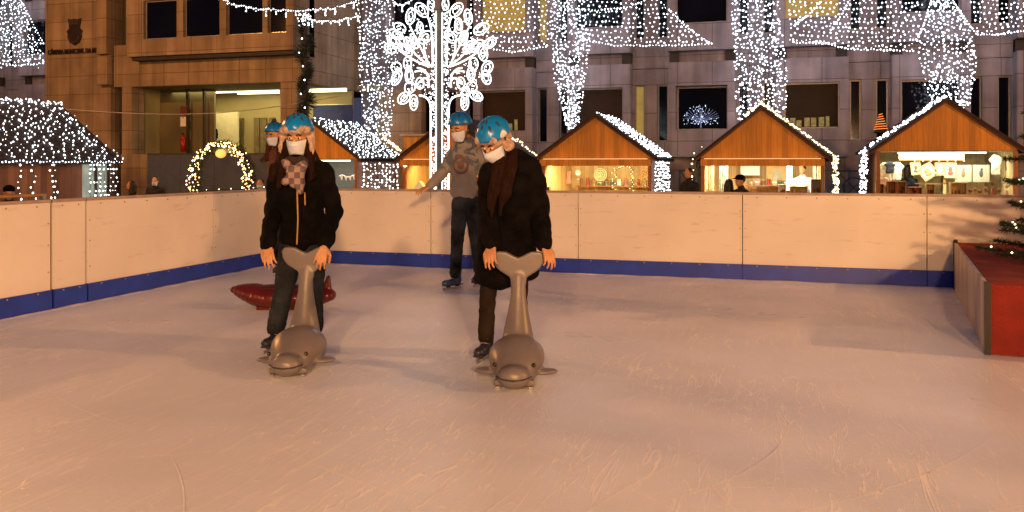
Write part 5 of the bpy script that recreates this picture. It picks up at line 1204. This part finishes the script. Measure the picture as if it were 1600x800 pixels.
# bystanders ---------------------------------------------------------------------------
def bystander(label, px, pytop, Y, facing, jacket, hair, cap=None, mask=True, h=1.66, zbase=GZ, sleeves=None, apron=None):
    x = wx(px, Y); zt = wz(px, pytop, Y); z0 = zt-h if zbase is None else zbase; h = zt-z0; k = h/1.70
    j = {n: tuple(c_*k for c_ in v) for n, v in dict(head=(0, -.03, 1.58), neck=(0, 0, 1.44), chest=(0, 0, 1.25), pelvis=(0, .01, .92), sh_l=(-.18, 0, 1.36), sh_r=(.18, 0, 1.36), el_l=(-.22, 0, 1.08), el_r=(.22, 0, 1.08), wr_l=(-.18, -.16, .90), wr_r=(.18, -.16, .90),
         hip_l=(-.09, 0, .88), hip_r=(.09, 0, .88), kn_l=(-.1, -.01, .48), kn_r=(.1, -.01, .48), an_l=(-.1, .0, .10), an_r=(.1, .0, .10)).items()}
    t, V, HM = person(label, (x, Y), facing, j, dict(z0=z0, mask=mask, jacket=jacket, vox=.012, skates=False, trousers=M_blk, group='bystanders around the stalls'))
    b = MB(M=HM); b.sph((0, .03, .05), (.086, .096, .088))
    if hair == 'long':
        b.cap((0, .06, 0), (0, .07, -.16), .08, .07)
        for s_ in (-1, 1): b.cap((s_*.07, .01, 0), (s_*.08, .0, -.18), .03, .03)
    organic(b, 'hair', mat('black_hair', (.012, .008, .007), .5), t, .012, 2, .004, 30)
    if cap:
        b = MB(M=HM); b.sph((0, .01, .075), (.095, .108, .075)); b.sph((0, -.115, .06), (.065, .065, .010)); organic(b, 'cap', cap, t, .01, 2)
    b = MB()
    for s_ in (-1, 1): b.cap((s_*.1*k, .01, .04), (s_*.1*k, -.12, .035), .045, .038)
    organic(b, 'shoes', M_boot, t, .014, 2)
    return t
M_dkco = mat('dark_coat', (.012, .013, .018), .85, var=.3)
bystander('passer by in dark coat and white mask standing before the slate hoarding', 243, 277, 18.5, TH, M_dkco, 'short')
bystander('dark hooded passer by left of the masked passer by', 206, 284, 18.0, TH-1.2, M_dkco, 'long', None, False)
bystander('person in dark knitted cap behind the left gate board', 14, 292, 11.4, TH+.6, M_dkco, 'short', M_blk, False, 1.6, None)
bystander('masked child just visible under the right foot of the garland arch', 407, 281, 17.0, TH, M_dkco, 'short')
bystander('man in dark jacket with a phone at the left corner of the flap stall', 1077, 262, 19.6, TH-1.0, M_dkco, 'short', None, False)
bystander('shorter dark haired visitor left of the capped one', 1139, 281, 18.2, TH+PI, M_dkco, 'long', None, False)
bystander('visitor in a dark baseball cap in front of the flap stall', 1158, 274, 18.0, TH-1.3, M_dkco, 'short', M_blk, False)
bystander('stall keeper in pale shirt inside the flap stall', 1254, 257, Y0+1.5, TH-.7, mat('pale_shirt', (.5, .56, .6), .9), 'short', None, False)
bystander('seller in dark navy top bent inside the frame stall', 1419, 257, Y0+1.3, TH+1.9, mat('navy_top', (.02, .03, .06), .9), 'long', None, False)
x = wx(330, YG+2.6)
bystander('person in dark suit standing inside the lit lobby above the arch', 330, 191, YG+2.4, TH, M_blk, 'short', None, False, 1.66, 1.4)

# ------------------------------------------------------------------ red sled
xs, ys = atd(441, 7.95); t = thing('plastic_sled', 'dark red plastic sled with pointed nose and upright tail behind the left whale aid', 'sled', (xs, ys, 0), TH)
b = MB(); n_ = 24
ss = FPX/7.95
def sx(px): return (px-441)/ss
for k in range(n_+1):
    f = k/n_; x = sx(368)+(sx(517)-sx(368))*f; rr = .145*min(1, (f*4.5+.12)**.5)*(1 if f < .85 else 1-.5*(f-.85)/.15); b.sph((x, 0, .125-.02*math.sin(PI*f)+.05*(1-min(1, f*3))), (.05, rr*1.25, rr*.72), 14, 8)
b.cap((sx(508), 0, .12), (sx(513), 0, .29), .07, .022); b.cap((sx(512), 0, .27), (sx(507), 0, .20), .02, .03); b.sph((sx(522), 0, .13), (.02, .02, .03))
organic(b, 'hull', M_redpl, t, .011, 4)
b = MB(); b.sph((sx(440), 0, .195), (.30, .11, .03), 18, 8); build(b, 'seat_hollow', mat('dark_red', (.06, .008, .006), .4), t, True)
for y_ in (-.08, .08): build(MB().box(sx(405), sx(500), y_-.015, y_+.015, .0, .03), 'runner', M_redpl, t)

# ------------------------------------------------------------------ red platform and fir tree
x0 = 1.80; O_ = (x0, 8.6, 0); t = thing('raised_platform', 'low platform with dark red carpet top and pale scuffed side by the back wall', 'platform', O_)
PM = Matrix.Translation((1.88, YB-.03, 0)) @ Matrix.Rotation(math.radians(-7.2), 4, 'Z') @ Matrix.Translation((-1.80, -(YB-.03), 0))
build(MB(O_, PM).box(x0+.03, 5.0, 6.75, YB-.03, .004, .485), 'frame', M_dark, t)
M_skirt = mat('scuffed_skirting', (.50, .40, .34), .45, var=.25, vs=3, stretch=(1, 3, .3), bump=.1)
build(MB(O_, PM).box(x0, x0+.028, 6.72, YB-.035, .003, .50), 'side_panel', M_skirt, t, bevel=.003); build(MB(O_, PM).box(x0+.03, 5.0, 6.72, 6.748, .003, .50), 'side_panel', mat('red_drape', (.22, .016, .008), .9, bump=.5, bs=60), t, bevel=.003)
build(MB(O_, PM).box(x0+.03, 5.0, 6.75, YB-.04, .486, .502), 'carpet', mat('red_carpet', (.30, .020, .008), .95, var=.25, vs=4, bump=.6, bs=90), t)
build(MB(O_, PM).box(x0-.006, x0+.034, YB-.10, YB-.03, .0, .53).box(x0-.004, x0+.036, 6.70, 6.74, .0, .515), 'corner_post', M_dark, t)
xf, yf = atd(1790, 7.05); zf = .502; O_ = (xf, yf, zf)
t = thing('fir_tree', 'dark fir tree with tiny warm lights reaching in from the right edge', 'fir tree', O_)
build(MB(O_).cyl((xf, yf, zf), (xf, yf, zf+3.6), .07, .02).cyl((xf, yf, zf), (xf, yf, zf+.12), .22, .2, 14), 'trunk', mat('bark', (.06, .035, .02), .9), t)
b = MB(O_); bb = MB(O_); rt = random.Random(3)
for lvl in range(17):
    z = zf+.08+lvl*.20; rad = max(.12, 1.34-lvl*.078)
    for k in range(13):
        a = 2*PI*k/13+lvl*.5+rt.uniform(-.15, .15); L_ = rad*rt.uniform(.82, 1.06); P = [Vector((xf+math.cos(a)*L_*f, yf+math.sin(a)*L_*f, z-.10*f+.12*f*f+rt.uniform(-.01, .01))) for f in (0, .25, .5, .75, 1)]
        b.tube(P, [.012, .010, .008, .006, .004], 4)
        nn = int(L_*34)
        for q in range(nn):
            f = .15+.85*q/nn; i = min(3, int(f*4)); p = P[i].lerp(P[i+1], f*4-i)
            side = Vector((-math.sin(a), math.cos(a), 0)); out = Vector((math.cos(a), math.sin(a), 0))
            for s_ in (-1, 1):
                tw = (side*s_*.8+out*.6+Vector((0, 0, rt.uniform(-.2, .3)))).normalized(); ln = .20*(1-f)+.06; e_ = p+tw*ln
                if q % 3 == 0: b.tube([p, e_], .003, 3)
                for h_ in range(9):
                    pp = p.lerp(e_, rt.random() if q % 3 == 0 else rt.random()*.12); nd = Vector((rt.uniform(-1, 1), rt.uniform(-1, 1), rt.uniform(-.7, 1))).normalized(); s2 = nd.orthogonal().normalized()*.0048
                    nd = (nd+out*.5).normalized(); b.add([pp-s2, pp+s2, pp+nd*.055], [(0, 1, 2)])
        if rt.random() < .55: bb.octa(P[4]*.8+P[2]*.2+Vector((0, 0, .02)), .010)
        if rt.random() < .4: bb.octa(P[2]+Vector((0, 0, .03)), .010)
build(b, 'crown', M_needle, t); o = build(bb, 'bulbs', M_wrm2, t)

# ------------------------------------------------------------------ street lamps (all outside the picture; their light falls in)
LL = ['sodium street lamp behind the camera to the right', 'sodium street lamp straight behind the camera', 'sodium street lamp beyond the left picture edge before the tower', 'sodium street lamp beyond the right picture edge by the stalls', 'sodium street lamp behind the camera to the left']
for (p, e, c_, rr), lab in zip(STREET_LAMPS, LL):
    t = thing('street_lamp', lab, 'street lamp', (p[0], p[1], GZ), 0, 'sodium street lamps'); H_ = p[2]-GZ
    build(MB().cyl((0, .35, 0), (0, .35, H_+.45), .07, .045), 'post', M_dark, t); build(MB().tube([(0, .35, H_+.40), (0, .2, H_+.47), (0, 0, H_+.45)], .03), 'arm', M_dark, t); build(MB().cyl((0, 0, H_+.28), (0, 0, H_+.44), .30, .10, 16), 'lamp_shade', M_dark, t)
    l = bpy.data.lights.new('sodium', 'POINT'); l.energy = e; l.color = c_; l.shadow_soft_size = rr; o = bpy.data.objects.new('sodium_light', l); o.location = (0, 0, H_); o.parent = t; C.collection.objects.link(o)

for o in C.objects:
    if o.type == 'MESH' and o.name.split('.')[0] == 'bulbs': o['kind'] = 'stuff'
